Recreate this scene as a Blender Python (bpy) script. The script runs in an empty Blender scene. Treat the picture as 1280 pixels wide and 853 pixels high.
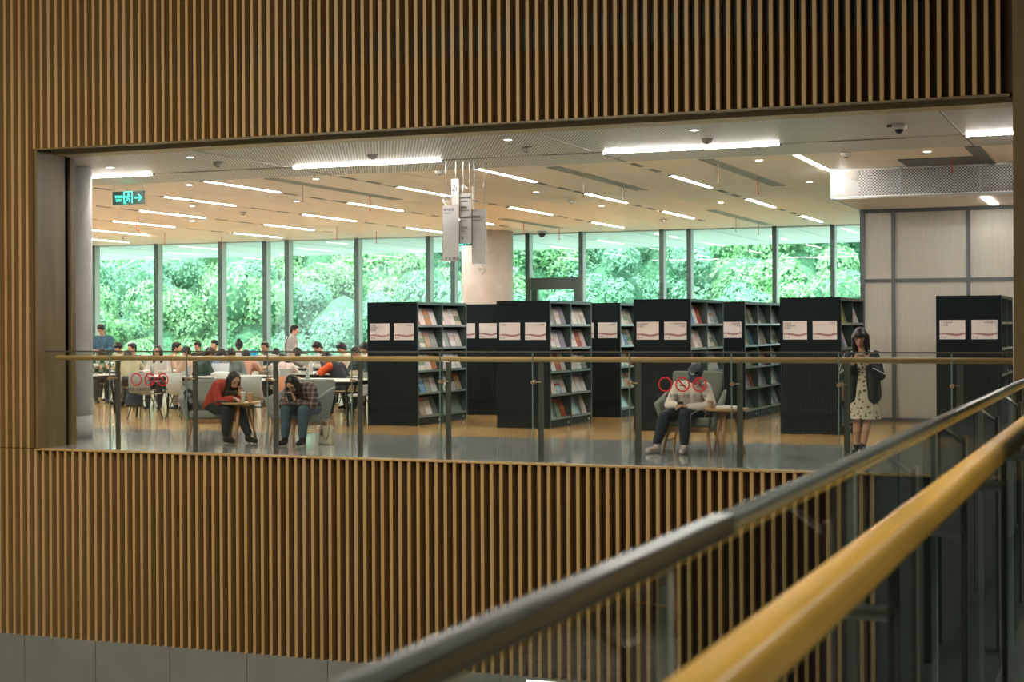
import bpy, bmesh, math, random
from mathutils import Vector, Matrix
random.seed(7)
R = math.radians
PI = math.pi
scene = bpy.context.scene
COL = scene.collection

# ------------------------------------------------------------------ camera, world, big lights, exposure
F_PX, XVP, HY, ROLL, EYE = 1978.0, 795.0, 408.0, 0.005, 1.6
TH = math.atan(XVP / F_PX)
cd = bpy.data.cameras.new('camera'); cam = bpy.data.objects.new('camera', cd); COL.objects.link(cam)
cd.sensor_width = 36; cd.lens = 36 * F_PX / 1280; cd.clip_end = 400; cd.clip_start = 0.05
cd.shift_y = (HY - 426.5) / 1280
cam.matrix_world = (Matrix.Translation((0, 0, EYE)) @ Matrix.Rotation(TH, 4, 'Z') @ Matrix.Rotation(PI/2, 4, 'X')
                    @ Matrix.Rotation(-ROLL, 4, 'Z'))
cd.dof.use_dof = True; cd.dof.focus_distance = 21.0; cd.dof.aperture_fstop = 5.0
scene.camera = cam
vs = scene.view_settings
scene.display_settings.display_device = 'sRGB'
vs.view_transform = 'Standard'; vs.look = 'None'; vs.gamma = 1.0; vs.use_curve_mapping = False
vs.exposure = 1.4
w = bpy.data.worlds.new('overcast_sky'); scene.world = w; w.use_nodes = True
bg = w.node_tree.nodes['Background']; bg.inputs[0].default_value = (0.88, 0.97, 1.0, 1); bg.inputs[1].default_value = 1.65
sd = bpy.data.lights.new('sun', 'SUN'); sd.energy = 3.4; sd.angle = R(12); sd.color = (1, 0.97, 0.88)
so = bpy.data.objects.new('sun', sd); COL.objects.link(so); so.rotation_euler = (R(38), R(-14), 0)

def area(name, loc, sx, sy, e, col, rot=(0, 0, 0)):
    l = bpy.data.lights.new(name, 'AREA'); l.shape = 'RECTANGLE'; l.size = sx; l.size_y = sy; l.energy = e; l.color = col
    o = bpy.data.objects.new(name, l); COL.objects.link(o); o.location = loc; o.rotation_euler = rot; return o
# skylight of the atrium, above the void between the balconies
area('walkway_lamp', (1.3, 5.0, 4.4), 0.5, 9, 64, (1.0, 0.92, 0.78))
area('atrium_skylight', (-11.0, 6.5, 8.6), 10, 8, 1050, (1.0, 0.90, 0.72))

def ray(x, y):
    dx = x-640; dy = y-HY; u = dx-ROLL*dy; v = dy+ROLL*dx
    c, s = math.cos(TH), math.sin(TH)
    return (-s*F_PX+c*u, c*F_PX+s*u, -v)
def onz(x, y, z):                      # world point at height z seen at photo pixel x, y
    d = ray(x, y); t = (z-EYE)/d[2]; return Vector((d[0]*t, d[1]*t, z))
def ony(x, y, Y):
    d = ray(x, y); t = Y/d[1]; return Vector((d[0]*t, Y, EYE+d[2]*t))

# ------------------------------------------------------------------ materials
MATS = {}
def mat(name, col, rough=0.6, metal=0.0, noise=0.0, nscale=(8, 8, 8), bump=0.0, spec=0.5, coat=0.0, emit=None, es=0.0):
    if name in MATS: return MATS[name]
    m = bpy.data.materials.new(name); m.use_nodes = True; nt = m.node_tree; b = nt.nodes['Principled BSDF']
    b.inputs['Base Color'].default_value = (*col, 1); b.inputs['Roughness'].default_value = rough
    b.inputs['Metallic'].default_value = metal; b.inputs['Specular IOR Level'].default_value = spec
    b.inputs['Coat Weight'].default_value = coat
    if emit: b.inputs['Emission Color'].default_value = (*emit, 1); b.inputs['Emission Strength'].default_value = es
    if noise > 0 or bump > 0:
        tc = nt.nodes.new('ShaderNodeTexCoord'); mp = nt.nodes.new('ShaderNodeMapping'); mp.inputs['Scale'].default_value = nscale
        n = nt.nodes.new('ShaderNodeTexNoise'); n.inputs['Scale'].default_value = 1.0; n.inputs['Detail'].default_value = 5
        nt.links.new(tc.outputs['Object'], mp.inputs[0]); nt.links.new(mp.outputs[0], n.inputs['Vector'])
        if noise > 0:
            r = nt.nodes.new('ShaderNodeValToRGB'); nt.links.new(n.outputs['Fac'], r.inputs[0])
            r.color_ramp.elements[0].position = 0.3; r.color_ramp.elements[1].position = 0.7
            r.color_ramp.elements[0].color = (*[c*(1-noise) for c in col], 1)
            r.color_ramp.elements[1].color = (*[min(1, c*(1+noise)) for c in col], 1)
            nt.links.new(r.outputs[0], b.inputs['Base Color'])
        if bump > 0:
            bp = nt.nodes.new('ShaderNodeBump'); bp.inputs['Strength'].default_value = bump; bp.inputs['Distance'].default_value = 0.01
            nt.links.new(n.outputs['Fac'], bp.inputs['Height']); nt.links.new(bp.outputs[0], b.inputs['Normal'])
    MATS[name] = m; return m

def emission(name, col, s):
    m = bpy.data.materials.new(name); m.use_nodes = True; nt = m.node_tree; nt.nodes.clear()
    o = nt.nodes.new('ShaderNodeOutputMaterial'); e = nt.nodes.new('ShaderNodeEmission')
    e.inputs[0].default_value = (*col, 1); e.inputs[1].default_value = s; nt.links.new(e.outputs[0], o.inputs[0]); return m

def math_node(nt, op, a, b=None):
    n = nt.nodes.new('ShaderNodeMath'); n.operation = op
    for i, v in enumerate((a, b)):
        if v is None: continue
        if isinstance(v, (int, float)): n.inputs[i].default_value = v
        else: nt.links.new(v, n.inputs[i])
    return n.outputs[0]

def glass(name, tint, ior=1.5, refl=1.0):
    m = bpy.data.materials.new(name); m.use_nodes = True; nt = m.node_tree; nt.nodes.clear()
    o = nt.nodes.new('ShaderNodeOutputMaterial'); mx = nt.nodes.new('ShaderNodeMixShader')
    t = nt.nodes.new('ShaderNodeBsdfTransparent'); t.inputs[0].default_value = (*tint, 1)
    g = nt.nodes.new('ShaderNodeBsdfGlossy'); g.inputs['Roughness'].default_value = 0.0
    g.inputs['Color'].default_value = (refl, refl, refl, 1)
    fr = nt.nodes.new('ShaderNodeFresnel'); fr.inputs[0].default_value = ior
    # both faces of a thin pane reflect: 2F/(1+F), applied once on the outer face
    ge = nt.nodes.new('ShaderNodeNewGeometry'); F = fr.outputs[0]
    k = math_node(nt, 'DIVIDE', math_node(nt, 'MULTIPLY', F, 2.0), math_node(nt, 'ADD', F, 1.0))
    k = math_node(nt, 'MULTIPLY', k, math_node(nt, 'SUBTRACT', 1.0, ge.outputs['Backfacing']))
    nt.links.new(k, mx.inputs[0]); nt.links.new(t.outputs[0], mx.inputs[1]); nt.links.new(g.outputs[0], mx.inputs[2])
    nt.links.new(mx.outputs[0], o.inputs[0]); return m

WOOD = mat('slat_wood', (0.40, 0.25, 0.10), 0.55, noise=0.22, nscale=(30, 30, 1.2), bump=0.1)
WOODL = mat('timber_soffit', (0.42, 0.34, 0.19), 0.5)
MATTE = mat('matte_black', (0.004, 0.006, 0.008), 1.0, spec=0.0)
WOODT = mat('timber_trim', (0.15, 0.105, 0.042), 0.45, noise=0.2, nscale=(6, 6, 1.0))
BACKW = mat('slat_backing', (0.075, 0.040, 0.020), 0.8, noise=0.3, nscale=(12, 12, 1.0))
RAILW = mat('handrail_oak', (0.58, 0.35, 0.06), 0.32, noise=0.28, nscale=(9, 1.2, 9))
OAK = mat('furniture_oak', (0.34, 0.17, 0.075), 0.4, noise=0.2, nscale=(20, 20, 3))
OAKTOP = mat('oak_table_top', (0.50, 0.30, 0.13), 0.35, noise=0.2, nscale=(14, 3, 3))
STEEL = mat('brushed_steel', (0.42, 0.45, 0.45), 0.28, 1.0, bump=0.05, nscale=(60, 2, 60))
DARKST = mat('dark_steel_post', (0.12, 0.115, 0.10), 0.4, 0.6)
FRAME = mat('window_frame_green', (0.045, 0.085, 0.075), 0.45)
FRAMEL = mat('window_fin_pale', (0.42, 0.52, 0.48), 0.5)
BLACK = mat('black_laminate', (0.004, 0.009, 0.011), 0.5, noise=0.1, spec=0.2)
BLACK2 = mat('black_ribbed_laminate', (0.011, 0.014, 0.014), 0.55, spec=0.3)
CASEED = mat('bookcase_edge', (0.05, 0.085, 0.08), 0.4)
SHELFM = mat('grey_shelf_steel', (0.30, 0.36, 0.35), 0.3, 0.3)
CONC = mat('pale_concrete', (0.50, 0.51, 0.50), 0.55, noise=0.08, nscale=(5, 5, 5))
CONCW = mat('warm_concrete', (0.46, 0.42, 0.38), 0.6, noise=0.08, nscale=(4, 4, 4))
GREYP = mat('grey_wall_panel', (0.175, 0.18, 0.165), 0.6, noise=0.08, nscale=(3, 3, 3))
CEIL = mat('tan_ceiling', (0.83, 0.745, 0.635), 0.5, noise=0.03, nscale=(2, 2, 2))
SOFF = mat('white_soffit', (0.85, 0.88, 0.86), 0.7)
WHITE = mat('white_paint', (0.8, 0.8, 0.78), 0.5)
CHAN = mat('channel_dark', (0.10, 0.10, 0.09), 0.5)
CHANL = mat('channel_pale', (0.86, 0.86, 0.80), 0.5)
LED = emission('led_strip', (1.0, 0.94, 0.87), 90.0)
LED2 = emission('led_short', (1.0, 0.95, 0.88), 9.0)
GREEN_E = emission('exit_green', (0.05, 0.85, 0.50), 1.6)
REDP = mat('red_pendant', (0.55, 0.03, 0.02), 0.4)
SEALP = mat('sprinkler_metal', (0.35, 0.28, 0.22), 0.4, 0.5)
PAPER = mat('sign_paper', (0.72, 0.66, 0.63), 0.6)
INK = mat('ink_black', (0.02, 0.02, 0.025), 0.6)
WAVE = mat('wave_pink', (0.36, 0.17, 0.18), 0.6)
REDS = mat('sticker_red', (0.55, 0.01, 0.02), 0.5)
WINGL = glass('window_glass', (0.85, 0.97, 0.92), 1.45, 0.55)
BARGL = glass('barrier_glass', (0.95, 0.985, 0.97), 1.5)
RAILGL = glass('near_barrier_glass', (0.90, 0.95, 0.92), 1.5)
GREYF = mat('grey_green_fabric', (0.17, 0.185, 0.15), 0.9, noise=0.15, nscale=(60, 60, 60), bump=0.2)
GREYF2 = mat('grey_fabric', (0.22, 0.235, 0.215), 0.9, noise=0.15, nscale=(60, 60, 60), bump=0.2)
SKIN = mat('skin', (0.50, 0.27, 0.18), 0.55, noise=0.06)
HAIR = mat('black_hair', (0.008, 0.007, 0.008), 0.42, noise=0.4, nscale=(60, 60, 8), bump=0.3)
BLKM = mat('black_metal', (0.012, 0.012, 0.013), 0.4, 0.3)
PLAST = mat('black_plastic', (0.02, 0.02, 0.022), 0.35)

def terrazzo(name, base, rough):
    m = mat(name, base, rough, spec=0.6, coat=0.6); m.node_tree.nodes['Principled BSDF'].inputs['Coat Roughness'].default_value = 0.07; nt = m.node_tree; b = nt.nodes['Principled BSDF']
    tc = nt.nodes.new('ShaderNodeTexCoord'); v = nt.nodes.new('ShaderNodeTexVoronoi'); v.inputs['Scale'].default_value = 38
    nt.links.new(tc.outputs['Object'], v.inputs['Vector'])
    r = nt.nodes.new('ShaderNodeValToRGB'); nt.links.new(v.outputs['Color'], r.inputs[0])
    e = r.color_ramp.elements; e[0].position = 0.15; e[0].color = (*[c*0.45 for c in base], 1); e[1].position = 0.8; e[1].color = (*[min(1, c*1.7) for c in base], 1)
    x = r.color_ramp.elements.new(0.45); x.color = (*base, 1)
    nt.links.new(r.outputs[0], b.inputs['Base Color']); return m
TERR = terrazzo('terrazzo', (0.40, 0.41, 0.40), 0.16)
TERR2 = terrazzo('terrazzo_near', (0.20, 0.20, 0.18), 0.3)

def wood_floor():
    m = mat('honey_wood_floor', (0.55, 0.33, 0.13), 0.25, coat=0.5); m.node_tree.nodes['Principled BSDF'].inputs['Coat Roughness'].default_value = 0.08; nt = m.node_tree; b = nt.nodes['Principled BSDF']
    tc = nt.nodes.new('ShaderNodeTexCoord'); br = nt.nodes.new('ShaderNodeTexBrick')
    br.inputs['Scale'].default_value = 1.0; br.inputs['Brick Width'].default_value = 1.2; br.inputs['Row Height'].default_value = 0.14
    br.inputs['Mortar Size'].default_value = 0.002; br.inputs['Color1'].default_value = (0.70, 0.42, 0.15, 1)
    br.inputs['Color2'].default_value = (0.58, 0.34, 0.12, 1); br.inputs['Mortar'].default_value = (0.25, 0.14, 0.06, 1)
    nt.links.new(tc.outputs['Object'], br.inputs['Vector']); nt.links.new(br.outputs['Color'], b.inputs['Base Color']); return m
WFLOOR = wood_floor()

def perforated():
    # fine rows of round holes in a grey metal sheet
    m = mat('perforated_metal', (0.46, 0.46, 0.42), 0.45); nt = m.node_tree; b = nt.nodes['Principled BSDF']
    tc = nt.nodes.new('ShaderNodeTexCoord'); sp = nt.nodes.new('ShaderNodeSeparateXYZ'); nt.links.new(tc.outputs['Object'], sp.inputs[0])
    def wv(s, sc): return math_node(nt, 'SINE', math_node(nt, 'MULTIPLY', s, 2*PI/sc))
    f = math_node(nt, 'MULTIPLY', wv(sp.outputs['X'], 0.045), wv(sp.outputs['Y'], 0.09))
    f = math_node(nt, 'GREATER_THAN', f, 0.12)
    r = nt.nodes.new('ShaderNodeMix'); r.data_type = 'RGBA'; nt.links.new(f, r.inputs[0])
    r.inputs[6].default_value = (0.74, 0.74, 0.68, 1); r.inputs[7].default_value = (0.10, 0.10, 0.095, 1)
    nt.links.new(r.outputs[2], b.inputs['Base Color']); return m
PERF = perforated()

def frosted():
    m = mat('frosted_panel', (0.58, 0.57, 0.50), 0.5, noise=0.05, nscale=(40, 40, 2)); return m
FROST = frosted()

# ------------------------------------------------------------------ object helpers
def tag(o, label=None, cat=None, group=None, kind=None):
    if label: o['label'] = label
    if cat: o['category'] = cat
    if group: o['group'] = group
    if kind: o['kind'] = kind
    return o
def empty(name, loc=(0, 0, 0), rz=0, label=None, cat=None, group=None, kind=None):
    o = bpy.data.objects.new(name, None); COL.objects.link(o); o.location = loc; o.rotation_euler = (0, 0, rz); o.empty_display_size = 0.1
    return tag(o, label, cat, group, kind)
def link(name, me, parent=None, loc=None):
    o = bpy.data.objects.new(name, me); COL.objects.link(o)
    if parent: o.parent = parent
    if loc is not None: o.location = loc
    return o
def kids(o): return [c for c in bpy.data.objects if c.parent == o]
KIDS = {}
def tree_of(o):
    if o.name not in KIDS: KIDS[o.name] = [(c, tree_of(c)) for c in bpy.data.objects if c.parent == o]
    return KIDS[o.name]
def copy_tree(o, parent=None, _t=None):
    t = tree_of(o) if _t is None else _t
    c = o.copy(); COL.objects.link(c)
    if parent is not None: c.parent = parent
    for ch, sub in t: copy_tree(ch, c, sub)
    return c
def recolour(o, m):
    for s in o.material_slots: s.link = 'OBJECT'; s.material = m

class MB:
    def __init__(s): s.v = []; s.f = []
    def box(s, x0, x1, y0, y1, z0, z1):
        i = len(s.v); s.v += [(x0, y0, z0), (x1, y0, z0), (x1, y1, z0), (x0, y1, z0), (x0, y0, z1), (x1, y0, z1), (x1, y1, z1), (x0, y1, z1)]
        s.f += [(i, i+3, i+2, i+1), (i+4, i+5, i+6, i+7), (i, i+1, i+5, i+4), (i+1, i+2, i+6, i+5), (i+2, i+3, i+7, i+6), (i+3, i, i+4, i+7)]; return s
    def hexa(s, p):      # 8 points: bottom ring 0-3 anticlockwise from above, top ring 4-7
        i = len(s.v); s.v += [tuple(q) for q in p]
        s.f += [(i, i+3, i+2, i+1), (i+4, i+5, i+6, i+7), (i, i+1, i+5, i+4), (i+1, i+2, i+6, i+5), (i+2, i+3, i+7, i+6), (i+3, i, i+4, i+7)]; return s
    def tube(s, pts, r, n=8, closed=False):
        pts = [Vector(p) for p in pts]; rs = r if isinstance(r, (list, tuple)) else [r]*len(pts); base = len(s.v)
        for k, p in enumerate(pts):
            d = (pts[min(k+1, len(pts)-1)]-pts[max(k-1, 0)]).normalized()
            a = d.orthogonal().normalized() if abs(d.z) < 0.98 else Vector((1, 0, 0)); a = (a-d*a.dot(d)).normalized()
            if abs(d.z) < 0.98: a = Vector((0, 0, 1)).cross(d).normalized()
            b = d.cross(a)
            for j in range(n):
                t = 2*PI*j/n; q = p+(a*math.cos(t)+b*math.sin(t))*rs[k]; s.v.append(tuple(q))
        for k in range(len(pts)-1):
            for j in range(n):
                a0 = base+k*n+j; a1 = base+k*n+(j+1) % n; s.f.append((a0, a1, a1+n, a0+n))
        s.f.append(tuple(base+j for j in range(n))[::-1]); s.f.append(tuple(base+(len(pts)-1)*n+j for j in range(n))); return s
    def lathe(s, prof, n=24, c=(0, 0, 0)):
        base = len(s.v)
        for r, z in prof:
            for j in range(n): t = 2*PI*j/n; s.v.append((c[0]+r*math.cos(t), c[1]+r*math.sin(t), c[2]+z))
        for k in range(len(prof)-1):
            for j in range(n):
                a0 = base+k*n+j; a1 = base+k*n+(j+1) % n; s.f.append((a0, a1, a1+n, a0+n))
        s.f.append(tuple(base+j for j in range(n))[::-1]); s.f.append(tuple(base+(len(prof)-1)*n+j for j in range(n))); return s
    def poly(s, pts): i = len(s.v); s.v += [tuple(p) for p in pts]; s.f.append(tuple(range(i, i+len(pts)))); return s
    def mesh(s, name, m, smooth=False):
        me = bpy.data.meshes.new(name); me.from_pydata(s.v, [], s.f); me.materials.append(m); me.update()
        if smooth:
            for p in me.polygons: p.use_smooth = True
        return me
    def build(s, name, m, parent=None, smooth=False, bevel=0, seg=3, loc=None):
        o = link(name, s.mesh(name, m, smooth), parent, loc)
        if bevel:
            b = o.modifiers.new('bevel', 'BEVEL'); b.width = bevel; b.segments = seg; b.limit_method = 'ANGLE'
            for p in o.data.polygons: p.use_smooth = True
        return o
def box(name, x0, x1, y0, y1, z0, z1, m, parent=None, bevel=0): return MB().box(x0, x1, y0, y1, z0, z1).build(name, m, parent, bevel=bevel)
def struct(name, mb, m): return tag(mb.build(name, m), kind='structure')

def text_mesh(s, size, m, name='lettering', parent=None, mw=None, depth=0.0008, align='LEFT'):
    cu = bpy.data.curves.new(name, 'FONT'); cu.body = s; cu.size = size; cu.extrude = depth; cu.align_x = align; cu.resolution_u = 2
    t = bpy.data.objects.new('tmp', cu); COL.objects.link(t)
    me = bpy.data.meshes.new_from_object(t.evaluated_get(bpy.context.evaluated_depsgraph_get()))
    bpy.data.objects.remove(t); me.materials.clear(); me.materials.append(m); me.name = name
    o = bpy.data.objects.new(name, me); COL.objects.link(o)
    if parent: o.parent = parent
    if mw: o.matrix_local = mw
    return o
FACE = Matrix.Rotation(PI/2, 4, 'X')          # text standing upright, read from -Y
def at(x, y, z): return Matrix.Translation((x, y, z)) @ FACE

# ------------------------------------------------------------------ the setting
WY = 17.2                    # front plane of the slats
SP = 0.12                    # slat spacing
XL, XR = -13.73, -1.33       # opening
ZT, ZB = 3.985, -2.5
# backing of the wall: above, below, left of the opening
mb = MB()
mb.box(-22, 4, WY+0.11, WY+0.35, ZT+0.04, 9.0)
mb.box(XL, 4, WY+0.11, WY+0.30, ZB, -0.03)
mb.box(-22, XL-0.03, WY+0.11, WY+0.35, ZB, ZT+0.04)
wall_front = struct('wall_front', mb, BACKW)
def slat_mesh(z0, z1, nm):
    m = MB().box(-0.021, 0.021, 0, 0.1, z0, z1); return m.mesh(nm, WOOD)
up = slat_mesh(ZT+0.015, 9.0, 'slat_upper'); lo = slat_mesh(ZB, -0.02, 'slat_lower'); lf = slat_mesh(0.005, 9.0, 'slat_left'); lf2 = slat_mesh(ZB, -0.005, 'slat_left_low')
x0 = -13.766
for k in range(-22, 104):
    x = x0+0.1197*k
    if k < 0:
        link('slat', lf, wall_front, (x, WY, 0)); link('slat', lf2, wall_front, (x, WY, 0))
    else: link('slat', up, wall_front, (x, WY, 0))
for k in range(0, 93): link('slat', lo, wall_front, (x0+0.1197*k, WY, 0))
box('dark_panel', x0+0.1197*92+0.08, 4, WY+0.02, WY+0.11, ZB, -0.03, mat('dark_teal_panel', (0.016, 0.034, 0.032), 0.35), wall_front)
# thin trims round the opening
box('edge_strip', XL-0.05, 4, WY-0.01, WY+0.13, -0.02, 0.0, WOOD, wall_front)
box('soffit_board', XL-0.03, XR, WY, WY+0.12, ZT-0.003, ZT+0.014, WOODT, wall_front)
box('shadow_gap', XL, XR, WY+0.12, WY+0.36, ZT+0.025, ZT+0.035, MATTE, wall_front)
box('soffit_board', XL, XR, WY+0.36, WY+0.72, ZT-0.035, ZT+0.05, WOODL, wall_front)
# dark mesh vent behind the upper slats
box('vent_grille', -13.9, -2.24, WY+0.095, WY+0.109, 4.825, 5.19, mat('vent_mesh', (0.014, 0.014, 0.013), 0.6, noise=0.8, nscale=(90, 90, 90)), wall_front)
# left jamb: boards, dark gap, thin board
mb = MB().box(XL-0.03, XL+0.0, WY+0.005, 17.52, -0.02, ZT).box(XL-0.3, XL-0.004, 17.52, 17.80, -0.02, ZT)
jb = mb.build('jamb_board', WOODT, wall_front)
box('jamb_gap', XL-0.3, XL-0.05, 17.80, 17.92, 0, ZT, MATTE, wall_front)
box('jamb_board', XL-0.3, XL-0.0, 17.92, 18.02, 0, ZT, WOODT, wall_front)
# right hand timber wall end
wall_right = struct('wall_right', MB().box(-1.285, 4, WY-0.12, WY+0.6, -0.02, 9.0), WOODT)
# grey panels below, each a piece
for k in range(-7, 13):
    a = -13.963+1.146*k
    box('panel', a+0.004, a+1.142, WY+0.0, WY+0.05, -5.0, ZB-0.002, GREYP, wall_front)
box('lit_window', -6.75, -6.2, WY-0.004, WY, -3.3, ZB-0.03, emission('lobby_light', (1, 0.96, 0.9), 1.6), wall_front); box('lit_window', -6.1, -5.3, WY-0.004, WY, -3.3, ZB-0.03, MATS.get('x') or bpy.data.materials['lobby_light'], wall_front)
wl = struct('wall_back', MB().box(-22, 4, WY+0.06, WY+0.3, -5.0, ZB), CHAN)

# floors
floor = struct('floor', MB().box(-34, 3.5, WY+0.115, 21.1, -0.022, 0.0).box(-34, 3.5, WY+0.32, 21.1, -0.3, -0.022), TERR)
wfl = struct('floor_wood', MB().box(-34, 3.5, 21.1, 37.6, -0.30, 0.0), WFLOOR)
struct('floor_walkway', MB().box(-0.64, 3.5, -4, WY-0.12, -0.3, 0.0), TERR2)
struct('floor_border', MB().box(-0.64, -0.13, -4, WY-0.12, 0.0, 0.004), mat('dark_granite', (0.02, 0.03, 0.028), 0.35))
struct('floor_lower', MB().box(-22, 4, -5, 34, -5.2, -5.0), TERR2)
# atrium enclosure
struct('wall_left', MB().box(-22.2, -22.0, -5, 17.5, -5, 9), WOODT)
struct('wall_near', MB().box(-22, 4, -5.2, -5.0, -5, 9), mat('dark_green_wall', (0.03, 0.045, 0.04), 0.6))
struct('wall_walkway', MB().box(3.5, 3.7, -5, 17.5, -5, 9), MATS['dark_green_wall'])
struct('ceiling_atrium', MB().box(-22, 4, -5, 17.5, 9.0, 9.2), GREYP)
# reading room shell
struct('wall_west', MB().box(-34.2, -34, 17.5, 37.6, 0, 4), WHITE)
struct('wall_east', MB().box(0.6, 0.8, 17.8, 26.5, 0, 4), GREYP)
CZ = 3.95
LX = [-2.12-2.385*0, -4.50, -6.93, -9.28, -11.70, -14.05, -16.35, -18.75, -21.1, -23.5, -25.9, -28.3, -30.7]
EDGE = 21.65
ceil = struct('ceiling', MB().box(-34, 0.6, WY+0.72, EDGE, CZ, CZ+0.05), PERF)
# tan boards between the light channels: each board a piece of the ceiling
xs = [0.6]+LX+[-34]
tanc = tag(empty('ceiling_tan'), kind='structure')
for i in range(len(xs)-1):
    a, b = xs[i+1], xs[i]
    a2 = a+0.055 if i < len(xs)-2 else a; b2 = b-0.055 if i > 0 else b
    n = 3
    for j in range(n):
        c0 = EDGE+0.01+(37.6-EDGE)*j/n; c1 = EDGE+(37.6-EDGE)*(j+1)/n-0.006
        w3 = (b2-a2)
        # split beside the diffuser slot
        mid = a2+w3*0.48
        box('ceiling_board', a2, mid-0.003, c0, c1, CZ, CZ+0.04, CEIL, tanc)
        box('ceiling_board', mid+0.003, b2, c0, c1, CZ, CZ+0.04, CEIL, tanc)
    if i < len(xs)-2: box('light_channel', a-0.055, a+0.055, EDGE, 37.6, CZ+0.008, CZ+0.06, CHANL if i else CHAN, tanc)
struct('ceiling_slab', MB().box(-34, 0.6, WY+0.35, 37.8, CZ+0.08, CZ+0.4), WHITE)
# cross joints and slot of the perforated ceiling
for x in (-2.12, -6.93, -11.7, -16.35): box('seam', x-0.01, x+0.01, WY+0.73, EDGE, CZ-0.004, CZ, CHAN, ceil)
box('slot', -20, -0.5, 20.27, 20.39, CZ-0.003, CZ, mat('slot_pale', (0.40, 0.40, 0.36), 0.5), ceil)
for x in (-13.2, -11.9, -8.9, -7.2, -3.3): box('slot_gap', x-0.5, x+0.5, 20.29, 20.37, CZ-0.006, CZ-0.003, CHAN, ceil)

# bulkhead with dropped ceiling at the right
BX = -4.43
bulk = struct('ceiling_dropped', MB().box(BX, 0.6, 24.12, 26.5, 3.50, 3.54), CEIL)
box('dark_slot', -3.30, -2.2, 22.95, 24.0, CZ-0.012, CZ-0.002, CHAN, bulk)
box('dark_slot', -2.24, -2.05, EDGE, 24.0, CZ-0.014, CZ-0.002, CHAN, bulk)
MESHM = mat('expanded_metal', (0.62, 0.63, 0.60), 0.35, 0.4)
def lattice(P0, ux, uz, W, Hh, cw, ch, r, name, parent):
    mb = MB(); nr = int(Hh/ch)
    for k in range(nr+1):
        pts = []; n = int(W/(cw/2))
        for i in range(n+1):
            up_ = ((i+k) % 2)
            z = (k+(0.42 if up_ else -0.42))*ch
            z = min(max(z, 0), Hh)
            pts.append(Vector(P0)+Vector(ux)*(i*cw/2)+Vector(uz)*z)
        mb.tube(pts, r, 3)
    o = mb.build(name, MESHM, parent); o['kind'] = 'stuff'; return o
lattice((BX, 24.0, 3.51), (1, 0, 0), (0, 0, 1), 4.9, 0.44, 0.05, 0.022, 0.0042, 'mesh_screen', bulk)
lattice((BX, 24.0, 3.51), (0, 1, 0), (0, 0, 1), 2.5, 0.44, 0.05, 0.022, 0.0042, 'mesh_screen', bulk)
MB().box(BX, 0.6, 23.99, 24.02, 3.495, 3.515).box(BX, 0.6, 23.99, 24.02, 3.94, 3.95).box(BX-0.01, BX+0.02, 23.99, 24.02, 3.5, 3.95).box(BX-0.01, BX+0.02, 24, 26.5, 3.495, 3.515).box(-3.42, -3.40, 23.98, 24.01, 3.5, 3.95).box(-2.28, -2.26, 23.98, 24.01, 3.5, 3.95).build('screen_frame', SHELFM, bulk)
box('screen_backing', BX+0.35, 0.6, 24.35, 24.4, 3.54, 3.95, CHAN, bulk)
box('screen_glow', BX+0.10, BX+0.13, 24.1, 24.3, 3.60, 3.90, emission('screen_glow', (1, 0.97, 0.92), 4), bulk)  # glowing plate added for the strip light's brightness on this end, not a lamp

# frosted panel wall
wf = struct('wall_frosted', MB().box(BX, 0.6, 26.54, 26.62, 0, 3.5).box(BX, BX+0.1, 26.54, 37.5, 0, 3.95), FRAME)
fx = [-4.38, -3.885, -2.69, -1.50, -0.3, 0.6]
for i in range(5):
    for z0, z1 in ((0.06, 2.29), (2.35, 3.44)):
        box('frosted_pane', fx[i]+0.03, fx[i+1]-0.03, 26.515, 26.545, z0, z1, FROST, wf)
MFR = mat('panel_frame_grey', (0.13, 0.155, 0.16), 0.45)
for x in fx[:-1]: box('mullion', x-0.03, x+0.03, 26.49, 26.55, 0, 3.5, MFR, wf)
for z in (0.03, 2.32, 3.47): box('transom', BX, 0.6, 26.495, 26.55, z-0.03, z+0.03, MFR, wf)

# big window wall at the back
GY = 37.5
MU = [-32.0, -29.9, -27.80, -25.68, -23.60, -22.20, -21.51, -19.40, -17.32, -16.62, -14.55, -13.12, -11.03, -10.34, -8.24, -6.86, -4.80]
win = tag(empty('window_1', (0, GY, 0)), kind='structure')
finme = MB().box(-0.05, 0.05, -0.26, -0.20, 0.0, CZ).mesh('mullion_front', FRAME)
finsd = MB().box(-0.045, 0.045, -0.20, 0.04, 0.0, CZ).mesh('mullion_fin', FRAMEL)
for x in MU:
    link('mullion', finme, win, (x, 0, 0)); link('mullion_fin', finsd, win, (x, 0, 0))
for a, b in zip(MU[:-1], MU[1:]):
    if abs(a+14.55) < 0.01: continue
    box('pane', a+0.04, b-0.04, 0.0, 0.012, 0.86, CZ-0.03, WINGL, win)
box('window_sill', -33.9, BX, -0.30, 0.05, 0.70, 0.85, mat('sill_pale', (0.55, 0.60, 0.56), 0.4), win)
box('apron_panel', -33.9, BX, -0.16, 0.04, 0.0, 0.70, FRAMEL, win)
box('head_rail', -33.9, BX, -0.1, 0.05, CZ-0.03, CZ+0.02, FRAMEL, win)
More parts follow.
